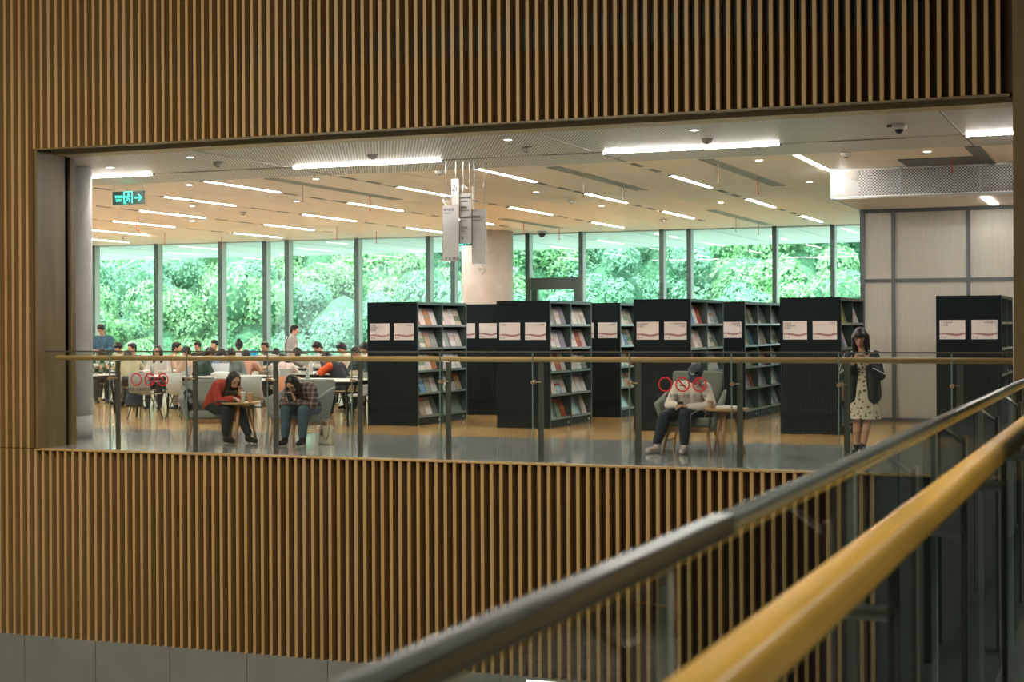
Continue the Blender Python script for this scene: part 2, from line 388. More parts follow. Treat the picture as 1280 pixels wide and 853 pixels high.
# glazed door with transom window above it
dr = tag(empty('door_1', (0, GY, 0)), kind='structure')
box('transom_bar', -14.5, -13.17, -0.14, 0.04, 2.52, 2.82, FRAME, dr)
box('door_leaf', -14.5, -14.34, -0.10, 0.02, 0, 2.54, FRAME, dr); box('door_leaf', -13.36, -13.17, -0.10, 0.02, 0, 2.54, FRAME, dr)
box('door_leaf', -14.34, -13.36, -0.10, 0.02, 0.0, 0.2, FRAME, dr)
box('pane', -14.34, -13.36, 0.0, 0.012, 0.2, 2.52, WINGL, dr); box('pane', -14.5, -13.17, 0.0, 0.012, 2.82, CZ-0.03, WINGL, dr)
tag(MB().box(-13.42, -13.39, -0.16, -0.12, 0.95, 1.25).build('door_handle', STEEL, dr), 'steel door handle')

# outside: soffit, ground
so_ = struct('ceiling_soffit', MB().box(-48, 10, 37.7, 45.6, CZ, CZ+0.4), SOFF)
for x in range(-46, 6, 2): box('soffit_joint', x-0.012, x+0.012, 37.75, 45.6, CZ-0.006, CZ, SHELFM, so_)
for x in (-9, -13.4, -5.6, -18.5, -24): box('soffit_reflection', x-0.05, x+0.05, 40.5, 43.2, CZ-0.01, CZ-0.001, WHITE, so_)  # white strips painted in for ceiling lights mirrored by the windows
tag(MB().box(-48, 10, 37.6, 47.0, -0.4, -0.02).build('trim_bounce_slab', SOFF), kind='structure')  # unseen white slab, added to bounce daylight up onto the soffit
struct('floor_outside', MB().box(-120, 50, 38.6, 160, -5.2, -5.0), mat('ground_green', (0.05, 0.12, 0.05), 0.9, noise=0.4, nscale=(0.5, 0.5, 0.5)))

# columns
def column(name, x, y, r, m, label):
    o = tag(MB().lathe([(r, 0), (r, 0.33)], 48).lathe([(r-0.004, 0.33), (r-0.004, 0.336)], 48).lathe([(r, 0.336), (r, CZ)], 48).build(name, m, smooth=False, loc=(x, y, 0)), label, 'column')
    for p in o.data.polygons:
        if len(p.vertices) == 4: p.use_smooth = True
    return o
column('round_column', -14.735, 19.04, 0.42, CONC, 'pale grey round concrete column beside the left timber jamb')
column('round_column', -15.20, 36.2, 0.64, CONCW, 'wide warm grey round column standing before the windows behind the hanging signs')

# ------------------------------------------------------------------ glass barrier at the far floor edge
def sticker(parent, x, y, z, kind, txt):
    R_ = 0.085
    mb = MB(); n = 28
    ring = []
    for j in range(n):
        t0, t1 = 2*PI*j/n, 2*PI*(j+1)/n
        mb.poly([(x+R_*math.cos(t0), y, z+R_*math.sin(t0)), (x+R_*math.cos(t1), y, z+R_*math.sin(t1)), (x+(R_-0.017)*math.cos(t1), y, z+(R_-0.017)*math.sin(t1)), (x+(R_-0.017)*math.cos(t0), y, z+(R_-0.017)*math.sin(t0))])
    if kind:
        c = 0.707*(R_-0.01); d = 0.007
        mb.poly([(x-c-d, y-0.0005, z+c-d), (x-c+d, y-0.0005, z+c+d), (x+c+d, y-0.0005, z-c+d), (x+c-d, y-0.0005, z-c-d)])
    o = mb.build('prohibition_sticker', REDS, parent); o['label'] = 'red ring prohibition sticker'
    mb = MB()
    if kind == 1:   # cigarette
        mb.box(x-0.035, x+0.02, y-0.001, y+0.0005, z-0.018, z-0.005).box(x+0.024, x+0.032, y-0.001, y+0.0005, z-0.018, z-0.005).tube([(x+0.028, y, z), (x+0.022, y, z+0.018), (x+0.032, y, z+0.034)], 0.003, 4)
        mb.build('pictogram', INK, o)
    if kind == 2:   # climbing figure
        mb.lathe([(0.002, 0), (0.011, 0.009), (0.002, 0.02)], 8, (x+0.01, y, z+0.028)).tube([(x+0.008, y, z+0.028), (x-0.006, y, z-0.004)], 0.008, 5)
        mb.tube([(x+0.006, y, z+0.02), (x+0.035, y, z+0.03)], 0.0045, 4).tube([(x-0.006, y, z-0.002), (x+0.018, y, z-0.012), (x+0.012, y, z-0.036)], 0.0055, 4).tube([(x-0.006, y, z-0.002), (x-0.022, y, z-0.022), (x-0.036, y, z-0.03)], 0.0055, 4)
        mb.build('pictogram', INK, o)
    text_mesh(txt, 0.042, INK, 'lettering', o, at(x, y, z-0.145), align='CENTER')
bar = empty('glass_barrier', (0, WY+0.15, 0), 0, 'frameless glass balustrade with slim steel cap and round oak handrail along the far floor edge', 'balustrade')
PX = [-12.61+1.194*k for k in range(10)]
JX = [p-0.075 for p in PX]
edges = [-13.72]+JX+[XR]
for a, b in zip(edges[:-1], edges[1:]):
    MB().box(a+0.006, b-0.006, -0.008, 0.008, 0.0, 1.285).build('glass_pane', BARGL, bar)
EDG = mat('glass_edge', (0.16, 0.24, 0.21), 0.2)
for a in JX: box('joint_strip', a-0.006, a+0.006, -0.007, 0.007, 0.0, 1.285, EDG, bar)
MB().box(-13.72, XR, -0.011, 0.011, 1.285, 1.303).build('steel_cap', DARKST, bar)
for p in PX:
    box('post', p-0.034, p+0.034, 0.07, 0.085, 0.0, 1.17, DARKST, bar)
    MB().tube([(p-0.075, -0.02, 0.94), (p-0.075, 0.07, 0.94)], 0.022, 12).tube([(p-0.075, 0.06, 0.94), (p, 0.07, 0.94)], 0.008, 6).build('glass_clamp', mat('clamp_bronze', (0.55, 0.38, 0.24), 0.3, 0.8), bar)
    MB().tube([(p, 0.078, 1.14), (p, 0.16, 1.18)], 0.009, 6).build('rail_bracket', DARKST, bar)
MB().tube([(-13.66, 0.17, 1.205), (XR, 0.17, 1.205)], 0.032, 16).build('handrail', mat('far_oak_rail', (0.60, 0.38, 0.16), 0.35, noise=0.1, nscale=(2, 20, 20)), bar, smooth=True)
for x, k, t in ((-12.26, 0, '保持一米距离'), (-12.05, 1, '禁止吸烟'), (-11.85, 2, '禁止攀爬'), (-5.094, 0, '保持一米距离'), (-4.892, 1, '禁止吸烟'), (-4.692, 2, '禁止攀爬')):
    sticker(bar, x, -0.0095, 0.93, k, t)

# near glass barrier beside the camera
nb = empty('glass_barrier', (-0.616, 0, 0), 0, 'blurred glass balustrade with broad oak handrail running past the camera at the lower right', 'balustrade')
yy = [0.62+1.469*k for k in range(12)]
for a, b in zip(yy[:-1], yy[1:]):
    b = min(b, WY-0.15)
    MB().box(-0.008, 0.008, a+0.006, b-0.006, -0.02, 1.287).build('glass_pane', RAILGL, nb)
MB().box(-0.018, 0.018, 0.62, 2.42, 1.272, 1.306).build('steel_cap', mat('cap_dark_steel', (0.045, 0.062, 0.058), 0.3, 0.2), nb, bevel=0.005)
MB().box(-0.016, 0.016, 2.43, WY-0.14, 1.276, 1.304).build('steel_cap', mat('cap_sheen_steel', (0.20, 0.24, 0.23), 0.25, 0.4), nb, bevel=0.004)  # paler stretch: reflected window brightness put into the steel colour
MB().box(0.150, 0.218, 0.62, WY-0.13, 1.176, 1.240).build('handrail', RAILW, nb, bevel=0.018, seg=5)
for y in yy[1:]:
    if y > 16.9: break
    box('post', 0.075, 0.09, y+0.03, y+0.095, 0.0, 1.15, DARKST, nb)
    MB().tube([(-0.02, y, 0.96), (0.08, y, 0.96)], 0.018, 12).tube([(0.08, y, 0.96), (0.082, y+0.06, 0.96)], 0.007, 6).build('glass_clamp', STEEL, nb)
    MB().tube([(0.082, y+0.06, 1.12), (0.195, y+0.06, 1.205)], 0.009, 6).build('rail_bracket', STEEL, nb)
    box('joint_strip', -0.009, 0.009, y-0.008, y+0.008, -0.02, 1.275, mat('glass_edge_pale', (0.42, 0.50, 0.45), 0.3), nb)

# ------------------------------------------------------------------ walkway things that the near glass reflects
for i, (a, b, lab) in enumerate(((4.8, 7.0, 'dark low-lit shelving unit on the walkway, nearest to the camera'), (7.6, 12.2, 'dark shelving unit in the middle of the walkway row'), (12.7, 16.2, 'dark shelving unit at the far end of the walkway row'))):
    c = empty('dark_cabinet', (-0.1, a, 0), 0, lab, 'cabinet', 'dark units along the walkway')
    box('carcass', -0.2, 0.25, 0, b-a, 0.06, 1.9, BLACK, c); box('plinth', -0.17, 0.22, 0.03, b-a-0.03, 0, 0.06, BLKM, c)
    for k in range(3): box('cabinet_door', -0.214, -0.2, 0.02+(b-a)/3*k, (b-a)/3*(k+1)-0.02, 0.1, 1.86, BLACK2, c)
c = empty('wall_shelving', (2.6, 3.0, 0), 0, 'long black shelving against the walkway wall, seen mirrored in the near glass', 'shelving')
box('carcass', 0.05, 0.5, 0, 6.5, 0, 2.2, BLACK, c)
for k in range(6): box('shelf_face', 0.0, 0.05, 0.02+6.5/6*k, 6.5/6*(k+1)-0.02, 0.05, 2.15, BLACK2, c)

# ------------------------------------------------------------------ ceiling fittings
ordw = ['nearest to the opening', 'second from the opening', 'third from the opening', 'farthest from the opening']
chn = ['rightmost', 'second from the right', 'third from the right', 'fourth from the right', 'fifth from the right', 'sixth from the right', 'seventh from the right', 'eighth from the right', 'ninth from the right', 'tenth from the right', 'eleventh from the right', 'twelfth from the right', 'thirteenth from the right']
lme = MB().box(-0.011, 0.011, 0, 2.4, -0.006, 0.012).mesh('light_strip', LED)
lbr = MB().box(-0.05, 0.05, -0.02, 0, -0.014, 0.03).box(-0.05, 0.05, 2.4, 2.42, -0.014, 0.03).mesh('end_cap', CHAN)
for i, x in enumerate(LX):
    ys = [21.7, 26.6, 31.4] if i % 2 == 1 else [23.95, 28.95, 33.9]
    if i == 0: ys = []
    if i == 1: ys = [21.7]
    for j, y in enumerate(ys):
        t = empty('ceiling_light', (x, y, CZ+0.005), 0, f'linear ceiling light {ordw[j]} in the {chn[i]} channel', 'ceiling light', 'linear lights in the tan ceiling')
        link('diffuser', lme, t); link('end_cap', lbr, t)
for y, z, lab in ((25.0, 3.50, 'short white light in the dropped ceiling nearest to the mesh screen'), (26.0, 3.50, 'short white light in the dropped ceiling next to the frosted wall')):
    t = empty('ceiling_light', (-2.25, y-0.45, z-0.006), 0, lab, 'ceiling light')
    MB().box(-0.06, 0.06, 0, 0.85 if y < 26 else 0.6, -0.008, 0.008).build('diffuser', LED2, t)
for x0_, x1_, lab in ((-16.5, -14.05, 'white linear light in the grey perforated ceiling beside the left column'), (-11.6, -9.22, 'white linear light in the grey perforated ceiling left of the hanging signs'),
                      (-6.82, -4.42, 'white linear light in the grey perforated ceiling right of the hanging signs'), (-2.08, 0.3, 'white linear light in the grey perforated ceiling by the right timber wall')):
    t = empty('ceiling_light', (x0_, 20.33, CZ-0.012), 0, lab, 'ceiling light')
    MB().box(0, x1_-x0_, -0.010, 0.010, -0.008, 0.008).build('diffuser', LED, t); MB().box(-0.02, 0, -0.035, 0.035, -0.01, 0.01).box(x1_-x0_, x1_-x0_+0.02, -0.035, 0.035, -0.01, 0.01).build('end_cap', CHAN, t)
gapme = MB().box(-0.05, 0.05, 0, 0.42, -0.004, 0.03).mesh('channel_gap', CHAN)
for i, x in enumerate(LX[1:9]):
    for y in ([24.3, 25.3, 26.1, 29.5, 30.5, 34.3] if i % 2 == 0 else [22.0, 22.9, 27.0, 28.0, 31.9, 33.0]):
        if i == 0 and y > 23: continue
        link('channel_gap', gapme, tanc, (x, y, CZ+0.002))
# air diffusers in the tan ceiling
dm = mat('diffuser_grey', (0.34, 0.36, 0.30), 0.5)
for n_, (x, y0_, y1_, lab) in enumerate(((-5.78, 21.66, 26.5, 'long grey slot diffuser in the tan ceiling left of the mesh screen'), (-8.26, 31.5, 36.8, 'pale slot diffuser near the windows over the right bookcases'), (-8.13, 21.9, 26.3, 'grey slot diffuser in the tan ceiling right of the hanging signs'),
                                    (-12.83, 21.7, 26.3, 'grey slot diffuser in the tan ceiling left of the hanging signs'), (-13.08, 32.0, 35.6, 'short slot diffuser in front of the wide round column'))):
    t = empty('air_diffuser', (x, y0_, CZ-0.004), 0, lab, 'air vent')
    L = y1_-y0_
    MB().box(-0.11, -0.085, 0, L, -0.006, 0.004).box(0.085, 0.11, 0, L, -0.006, 0.004).box(-0.01, 0.01, 0, L, -0.006, 0.004).build('frame', dm, t)
    MB().box(-0.085, -0.01, 0, L, -0.003, 0.004).box(0.01, 0.085, 0, L, -0.003, 0.004).build('louvre', mat('louvre_grey', (0.22, 0.24, 0.2), 0.5), t)
# sprinkler pendants
def pendant(p, red, lab, ln=0.2):
    t = empty('sprinkler', (p.x, p.y, CZ), 0, lab, 'sprinkler', 'sprinklers hanging from the tan ceiling')
    MB().tube([(0, 0, 0), (0, 0, -ln)], 0.008, 6).build('pipe', REDP if red else SEALP, t)
    MB().lathe([(0.02, -0.006), (0.02, 0.0)], 10).build('rosette', SEALP, t); MB().lathe([(0.006, -ln-0.03), (0.018, -ln-0.02), (0.018, -ln-0.015), (0.006, -ln)], 8).build('head', REDP if red else SEALP, t)
for x, y, r_, lab in ((947.5, 220, 1, 'red sprinkler pipe under the long slot diffuser left of the mesh screen'), (897, 205, 0, 'bronze sprinkler pipe nearest to the opening under the long slot diffuser'), (378, 231, 0, 'thin bronze sprinkler pipe left of the hanging signs'), (462.5, 244, 1, 'red sprinkler pipe under the slot diffuser left of the hanging signs'),
                   (729.5, 223, 0, 'thin bronze sprinkler pipe right of the hanging signs'), (778, 232, 0, 'bronze sprinkler pipe over the central bookcases'), (421, 284, 1, 'red sprinkler pipe above the fourth window mullion pair'), (470.5, 290, 1, 'short red sprinkler pipe above the leftmost bookcase'),
                   (654.5, 277, 1, 'red sprinkler pipe right of the wide round column'), (699, 285, 1, 'red sprinkler pipe above the glazed door'), (172.5, 272, 1, 'red sprinkler pipe behind the left exit sign'), (206, 291, 1, 'red sprinkler pipe by the left windows'), (277, 297, 1, 'short red sprinkler pipe farthest from the opening on the left'),
                   (920, 274, 0, 'bronze sprinkler pipe near the right windows'), (948, 278, 0, 'bronze sprinkler pipe closest to the right windows'), (1190, 196, 1, 'red sprinkler pipe in front of the mesh screen')):
    pendant(onz(x, y, CZ), r_, lab, 0.26 if x != 1190 else 0.2)
# smoke detectors and downlights
cl_names = {}
def region_label(p, what):
    xs_ = 'over the left tables' if p.x < -14 else 'above the hanging signs' if p.x < -9 and p.y < 24 else 'over the left bookcases' if p.x < -9 else 'over the middle bookcases' if p.x < -5.3 else 'over the right bookcases'
    ys_ = 'at the opening' if p.y < 21 else 'in the front strip of tan ceiling' if p.y < 26.2 else 'near the windows'
    s = f'{what} {xs_}, {ys_}'; cl_names[s] = cl_names.get(s, 0)+1
    return s if cl_names[s] == 1 else s+', farther left' if cl_names[s] == 2 else s+', farthest left'
for x, y in ((272.5, 203), (465.5, 193), (549, 213), (658, 184), (884, 173), (714, 250.5), (829, 274), (303.5, 265), (154.5, 296), (1057.5, 191), (1124, 155)):
    p = onz(x, y, CZ)
    if x == 1124:
        t = empty('dome_camera', (p.x, p.y, CZ-0.004), 0, 'white ceiling dome camera with black eye above the opening at the right', 'security camera')
        MB().lathe([(0.085, 0), (0.085, -0.05), (0.07, -0.06)][::-1], 24).build('housing', WHITE, t, smooth=True)
        MB().lathe([(0.005, -0.115), (0.03, -0.105), (0.048, -0.085), (0.052, -0.06)], 16).build('lens_dome', PLAST, t, smooth=True)
        MB().box(-0.14, -0.08, -0.02, 0.02, -0.03, 0).build('bracket', DARKST, t)
    else:
        t = empty('smoke_detector', (p.x, p.y, CZ-0.005), 0, region_label(p, 'round grey smoke detector'), 'smoke detector')
        MB().lathe([(0.045, -0.055), (0.06, -0.04), (0.075, -0.012), (0.075, 0)], 18).build('housing', mat('detector_grey', (0.5, 0.49, 0.44), 0.5), t, smooth=True)
        MB().lathe([(0.02, -0.065), (0.03, -0.056)], 10).build('sensor_cap', CHAN, t)
for x, y in ((137.5, 209), (237.5, 196), (635, 174), (868, 162), (236.5, 231), (395, 223.5), (371, 251.5), (240, 257.5), (240, 276), (670, 240), (752, 257), (949, 200), (1159, 189), (1012, 227), (901, 253)):
    p = onz(x, y, CZ)
    t = empty('downlight', (p.x, p.y, CZ-0.003), 0, region_label(p, 'small white downlight'), 'downlight')
    MB().lathe([(0.07, -0.006), (0.07, 0.002)], 18).build('trim_ring', SOFF, t)
    MB().lathe([(0.045, -0.008), (0.045, -0.005)], 14).build('lens', emission('downlight_lens', (1, 0.95, 0.85), 6.0), t)
t = empty('dome_camera', (-13.9, 36.6, CZ), 0, 'black ceiling dome camera in front of the glazed door', 'security camera')
MB().lathe([(0.12, -0.06), (0.12, 0)], 20).build('housing', SHELFM, t); MB().lathe([(0.01, -0.16), (0.05, -0.14), (0.085, -0.1), (0.09, -0.06)], 16).build('lens_dome', PLAST, t, smooth=True)

# exit signs
def exit_sign(P, w_, h_, lab, arrow=True):
    t = empty('exit_sign', P, 0, lab, 'exit sign')
    box('housing', 0, w_, 0, 0.03, 0, h_, mat('exit_dark_green', (0.0, 0.035, 0.022), 0.4), t)
    s = h_
    if arrow:
        text_mesh('安全出口', 0.052, GREEN_E, 'lettering', t, at(0.05, -0.002, h_*0.52)); text_mesh('EXIT', 0.055, GREEN_E, 'lettering', t, at(0.07, -0.002, h_*0.24))
    cx = w_*0.50
    MB().box(cx-0.085, cx+0.085, -0.003, 0, h_*0.93, h_*0.98).box(cx-0.085, cx-0.07, -0.003, 0, 0.02, h_*0.95).box(cx+0.07, cx+0.085, -0.003, 0, 0.02, h_*0.95).box(cx-0.085, cx-0.03, -0.003, 0, 0.012, 0.026).build('pictogram_frame', GREEN_E, t)
    m = MB(); z = h_*0.5
    m.lathe([(0.002, 0), (0.016, 0.014), (0.002, 0.03)], 8, (cx+0.012, -0.003, z+0.045))
    m.tube([(cx+0.01, -0.003, z+0.045), (cx-0.008, -0.003, z)], 0.013, 5).tube([(cx+0.005, -0.003, z+0.035), (cx+0.045, -0.003, z+0.012)], 0.006, 4).tube([(cx+0.005, -0.003, z+0.035), (cx-0.035, -0.003, z+0.02), (cx-0.04, -0.003, z-0.005)], 0.006, 4)
    m.tube([(cx-0.008, -0.003, z), (cx+0.03, -0.003, z-0.025), (cx+0.028, -0.003, z-0.065)], 0.008, 4).tube([(cx-0.008, -0.003, z), (cx-0.015, -0.003, z-0.04), (cx-0.055, -0.003, z-0.055)], 0.008, 4).build('running_figure', GREEN_E, t)
    if arrow:
        a = w_*0.70
        MB().box(a, a+0.11, -0.003, 0, h_/2-0.012, h_/2+0.012).poly([(a+0.09, -0.003, h_/2+0.055), (a+0.07, -0.003, h_/2+0.055), (a+0.125, -0.003, h_/2), (a+0.15, -0.003, h_/2)]).poly([(a+0.15, -0.003, h_/2), (a+0.125, -0.003, h_/2), (a+0.07, -0.003, h_/2-0.055), (a+0.09, -0.003, h_/2-0.055)]).build('arrow', GREEN_E, t)
    for x in (0.03, w_-0.03): MB().tube([(x, 0.015, h_), (x, 0.015, CZ-P[2])], 0.003, 5).build('cable', STEEL, t)
exit_sign((-15.83, 21.75, 3.63), 0.62, 0.215, 'glowing green exit sign with running figure and right arrow, hanging beside the left column')
exit_sign((-10.66, 24.0, 2.935), 0.34, 0.14, 'small green exit sign glimpsed between the hanging white sign panels', False)

# hanging white directory signs
SGW = mat('sign_white', (0.86, 0.85, 0.83), 0.5); SGR = mat('sign_edge_red', (0.30, 0.10, 0.07), 0.5)
sg = empty('hanging_sign', (0, 20.6, 0), 0, 'cluster of tall white hanging directory panels with arrows and 2F on top', 'hanging sign')
def spanel(x0_, x1_, z0, z1, dy, texts):
    o = box('sign_panel', x0_, x1_, dy, dy+0.03, z0, z1, SGW, sg)
    box('panel_edge', x0_-0.007, x0_, dy, dy+0.03, z0, z1, SGR, o)
    for s, sz, tx, tz in texts: text_mesh(s, sz, INK, 'lettering', o, at(tx, dy-0.002, tz))
spanel(-9.20, -9.085, 3.335, 3.70, 0.0, [('2', 0.13, -9.196, 3.53), ('F', 0.085, -9.132, 3.53)])
spanel(-9.335, -9.09, 2.53, 3.325, -0.01, [('休闲阅览', 0.042, -9.32, 3.25), ('Reading Area', 0.022, -9.32, 3.21), ('无 安 静 区', 0.05, -9.31, 2.55)])
spanel(-9.08, -8.905, 2.775, 3.49, 0.02, [('自然科学阅览', 0.027, -9.073, 3.42), ('Natural Sciences', 0.018, -9.07, 3.37), ('咨询台', 0.036, -9.07, 3.28), ('Information Desk', 0.018, -9.07, 3.24), ('社会科学图书', 0.027, -9.07, 3.14), ('Social Science', 0.018, -9.07, 3.10), ('卫生间', 0.036, -9.07, 2.99), ('Restroom', 0.018, -9.07, 2.95), ('↑', 0.05, -9.06, 2.83)])
spanel(-8.895, -8.69, 2.485, 3.26, 0.04, [('阅览区', 0.038, -8.885, 3.14), ('Reading Room', 0.022, -8.885, 3.10)])
def arrow(cx, cz, rot, y):
    m = MB(); m.box(-0.04, 0.065, y, y+0.02, -0.014, 0.014).tube([(0.015, y+0.01, 0.07), (-0.05, y+0.01, 0), (0.015, y+0.01, -0.07)], 0.013, 6)
    o = m.build('arrow', SGW, sg); o.location = (cx, 0, cz); o.rotation_euler = (0, rot, 0)
arrow(-9.29, 3.39, 0, -0.01); arrow(-9.035, 3.57, PI/2, 0.02); arrow(-8.74, 2.41, PI, 0.04)
for x, z in ((-9.30, 3.45), (-9.145, 3.70), (-9.03, 3.6), (-8.93, 3.49), (-8.86, 3.26), (-8.72, 3.26)): MB().tube([(x, 0.03, z), (x, 0.03, CZ)], 0.003, 5).build('cable', STEEL, sg)

# ------------------------------------------------------------------ bookcases
SHZ = [1.605, 1.237, 0.869, 0.505, 0.133]
COVERS = [('white', (0.82, 0.79, 0.76)), ('white', (0.88, 0.86, 0.84)), ('pale pink', (0.78, 0.62, 0.60)), ('cream', (0.78, 0.72, 0.60)), ('grey', (0.42, 0.43, 0.42)), ('orange', (0.62, 0.22, 0.07)), ('blue', (0.16, 0.34, 0.58)),
          ('red', (0.50, 0.09, 0.05)), ('yellow', (0.62, 0.44, 0.10)), ('green', (0.22, 0.34, 0.20)), ('brown', (0.30, 0.20, 0.13)), ('light blue', (0.42, 0.58, 0.68)), ('tan', (0.55, 0.42, 0.28)), ('lilac', (0.40, 0.36, 0.50))]
BKM = []
def cover_mat(nm, c, k):
    m = mat('cover_%s_%d' % (nm.replace(' ', '_'), k), c, 0.35); nt = m.node_tree; b = nt.nodes['Principled BSDF']
    tc = nt.nodes.new('ShaderNodeTexCoord'); sp = nt.nodes.new('ShaderNodeSeparateXYZ'); nt.links.new(tc.outputs['Object'], sp.inputs[0])
    r = nt.nodes.new('ShaderNodeValToRGB'); nt.links.new(math_node(nt, 'ADD', math_node(nt, 'MULTIPLY', sp.outputs['Z'], 3.4), 0.0), r.inputs[0]); r.color_ramp.interpolation = 'CONSTANT'
    e = r.color_ramp.elements; e[0].position = 0; e[0].color = (*c, 1); e[1].position = 0.78; rnd = random.Random(k)
    e[1].color = (*[x*0.55 for x in c], 1) if k % 3 else (*rnd.choice(COVERS)[1], 1)
    if k % 2:
        q = e.new(0.25+0.1*(k % 3)); q.color = (*rnd.choice(COVERS)[1], 1); q2 = e.new(0.5+0.05*(k % 2)); q2.color = (*c, 1)
    nt.links.new(r.outputs[0], b.inputs['Base Color']); return m
for k, (nm, c) in enumerate(COVERS): BKM.append((nm, cover_mat(nm, c, k)))
rowname = ['top', 'second', 'third', 'fourth', 'bottom']
bayname = ['front bay', 'second bay', 'rear bay']
posname = ['first', 'second', 'third', 'fourth', 'fifth']
bk_meshes = {}
def book_mesh(k, w_, h_):
    key = (k, w_, h_)
    if key not in bk_meshes:
        bk_meshes[key] = MB().box(-0.012, 0, 0, w_, 0, h_).mesh('book', BKM[k][1])
    return bk_meshes[key]
def sign_plate(parent, x, z, y, w_, h_, lines, right):
    o = box('sign_plate', x, x+w_, y-0.006, y, z, z+h_, PAPER, parent)
    mb = MB(); n = 14; pts = []
    for i in range(n):
        def wz(t): return z+h_*(0.27+0.055*math.sin(t*2*PI*1.05+0.6)*(0.4+0.6*t))
        t0, t1 = i/n, (i+1)/n; th0 = 0.006+0.009*min(1, t0*4); th1 = 0.006+0.009*min(1, t1*4)
        mb.poly([(x+w_*t0, y-0.007, wz(t0)-th0), (x+w_*t1, y-0.007, wz(t1)-th1), (x+w_*t1, y-0.007, wz(t1)+th1), (x+w_*t0, y-0.007, wz(t0)+th0)])
    mb.build('wave_stripe', WAVE, o)
    tx = x+w_-0.02 if right else x+0.02
    for i, l in enumerate(lines): text_mesh(l, 0.032, INK, 'lettering', o, at(tx, y-0.0075, z+h_-0.045-0.037*i), align='RIGHT' if right else 'LEFT')
    text_mesh('第二层', 0.026, INK, 'lettering', o, at(x+0.015, y-0.0075, z+0.02))

ribm = {}
def bookcase(xr, y0_, nb_, label, pos, lines_l, lines_r, seed, width=0.89, fill=3.6):
    t = empty('bookcase', (xr, y0_, 0), 0, label, 'bookcase', 'black magazine bookcases')
    W = width
    box('end_panel', -W, 0, 0, 0.03, 0.0, 2.0, BLACK, t)
    # vertical ribs of the lower end panel, smooth band between
    mb = MB(); n = 24
    for i in range(n):
        a = -W+0.012+(W-0.02)*i/n; mb.box(a, a+0.018, -0.010, 0.0, 0.30, 1.20).box(a, a+0.018, -0.010, 0.0, 0.0, 0.20)
    o = mb.build('ribbing', BLACK2, t); o['kind'] = 'stuff'
    L = nb_*1.0
    box('spine_panel', -W/2-0.01, -W/2+0.01, 0.03, L, 0.0, 1.98, BLACK, t)
    box('top_board', -W, 0, 0.03, L, 1.955, 2.0, CASEED, t)
    for i in range(nb_+1):
        a = L*i/nb_; a0 = max(0.0, a-0.02) if i else 0.03
        box('upright', -W if i == nb_ else -W/2, 0.0, a0 if i else 0.03, a0+0.035, 0.0, 1.96, CASEED, t)
    for i in range(nb_):
        ya, yb = L*i/nb_+0.035, L*(i+1)/nb_-0.02
        bs = box('plinth', -W/2, -0.012, ya, yb, 0.0, 0.115, BLACK2, t); box('number_tag', -0.012, -0.009, yb-0.12, yb-0.08, 0.04, 0.075, WHITE, bs)
        for r_, z in enumerate(SHZ):
            MB().hexa([(-0.33, ya, z+0.30), (-0.02, ya, z), (-0.02, yb, z), (-0.33, yb, z+0.30), (-0.33, ya, z+0.312), (-0.01, ya, z+0.012), (-0.01, yb, z+0.012), (-0.33, yb, z+0.312)]) if 0 else None
            m = MB().hexa([(-0.125, ya, z+0.02), (-0.03, ya, z), (-0.03, yb, z), (-0.125, yb, z+0.02), (-0.135, ya, z+0.03), (-0.03, ya, z+0.014), (-0.03, yb, z+0.014), (-0.135, yb, z+0.03)])
            m.box(-0.03, -0.004, ya, yb, z-0.012, z+0.022)
            # slanted display plate
            m.hexa([(-0.085, ya, z+0.015), (-0.078, ya, z+0.015), (-0.078, yb, z+0.015), (-0.085, yb, z+0.015), (-0.185, ya, z+0.31), (-0.178, ya, z+0.31), (-0.178, yb, z+0.31), (-0.185, yb, z+0.31)])
            m.build('shelf', SHELFM, t)
    rnd = random.Random(seed)
    for i in range(nb_):
        for r_, z in enumerate(SHZ):
            cnt = 4 if rnd.random() < 0.72 else 3
            if r_ == 4: cnt = rnd.choice([0, 1, 2, 3])
            if fill > 4 and r_ == 4: cnt = 0 if i < 2 else 4
            slots = sorted(rnd.sample(range(4), cnt))
            for q, sl in enumerate(slots):
                k = rnd.choices(range(14), [6, 6, 3, 3, 2, 1, 1, 1, 1, 1, 1, 1, 2, 1])[0]
                h_ = rnd.choice([0.255, 0.27, 0.285]); w_ = rnd.choice([0.19, 0.205, 0.215])
                o = bpy.data.objects.new('magazine', book_mesh(k, w_, h_)); COL.objects.link(o)
                o.location = (xr-0.062+rnd.uniform(-0.003, 0.003), y0_+L*i/nb_+0.05+sl*0.225+rnd.uniform(0, 0.012), z+0.024)
                o.rotation_euler = (0, R(-18.5), 0)
                tag(o, f'{BKM[k][0]} magazine, {posname[q]} on {rowname[r_]} shelf, {bayname[i]}, {pos}', 'magazine', 'magazines displayed in ' + pos)
    zz = 1.385; hh = 0.27
    sign_plate(t, -W+0.05, zz, 0.0, 0.35, hh, lines_l, False); sign_plate(t, -0.06-0.345, zz, 0.0, 0.35, hh, lines_r, True)
    return t
def lampole(): pass
bookcase(-10.925, 23.07, 2, 'black magazine bookcase at the left end of the front row, before the reading tables', 'leftmost front bookcase', ['I 文学', 'J 艺术类', 'K 历史'], ['G 文化'], 1)
bookcase(-8.645, 23.07, 2, 'black magazine bookcase, second from the left in the front row, below the glazed door', 'second front bookcase', ['D 政治'], ['F 经济'], 2)
bookcase(-6.385, 23.07, 2, 'black magazine bookcase in the front row, directly behind the man in the navy cap', 'third front bookcase', ['C 社会科学', 'B 哲学'], ['C 社会科学总论', 'E 军事'], 3)
bookcase(-4.135, 23.07, 2, 'black magazine bookcase in the front row, left of the standing woman', 'fourth front bookcase', ['N 自然', 'O 数理科学', 'R 医药'], ['P 天文'], 4)
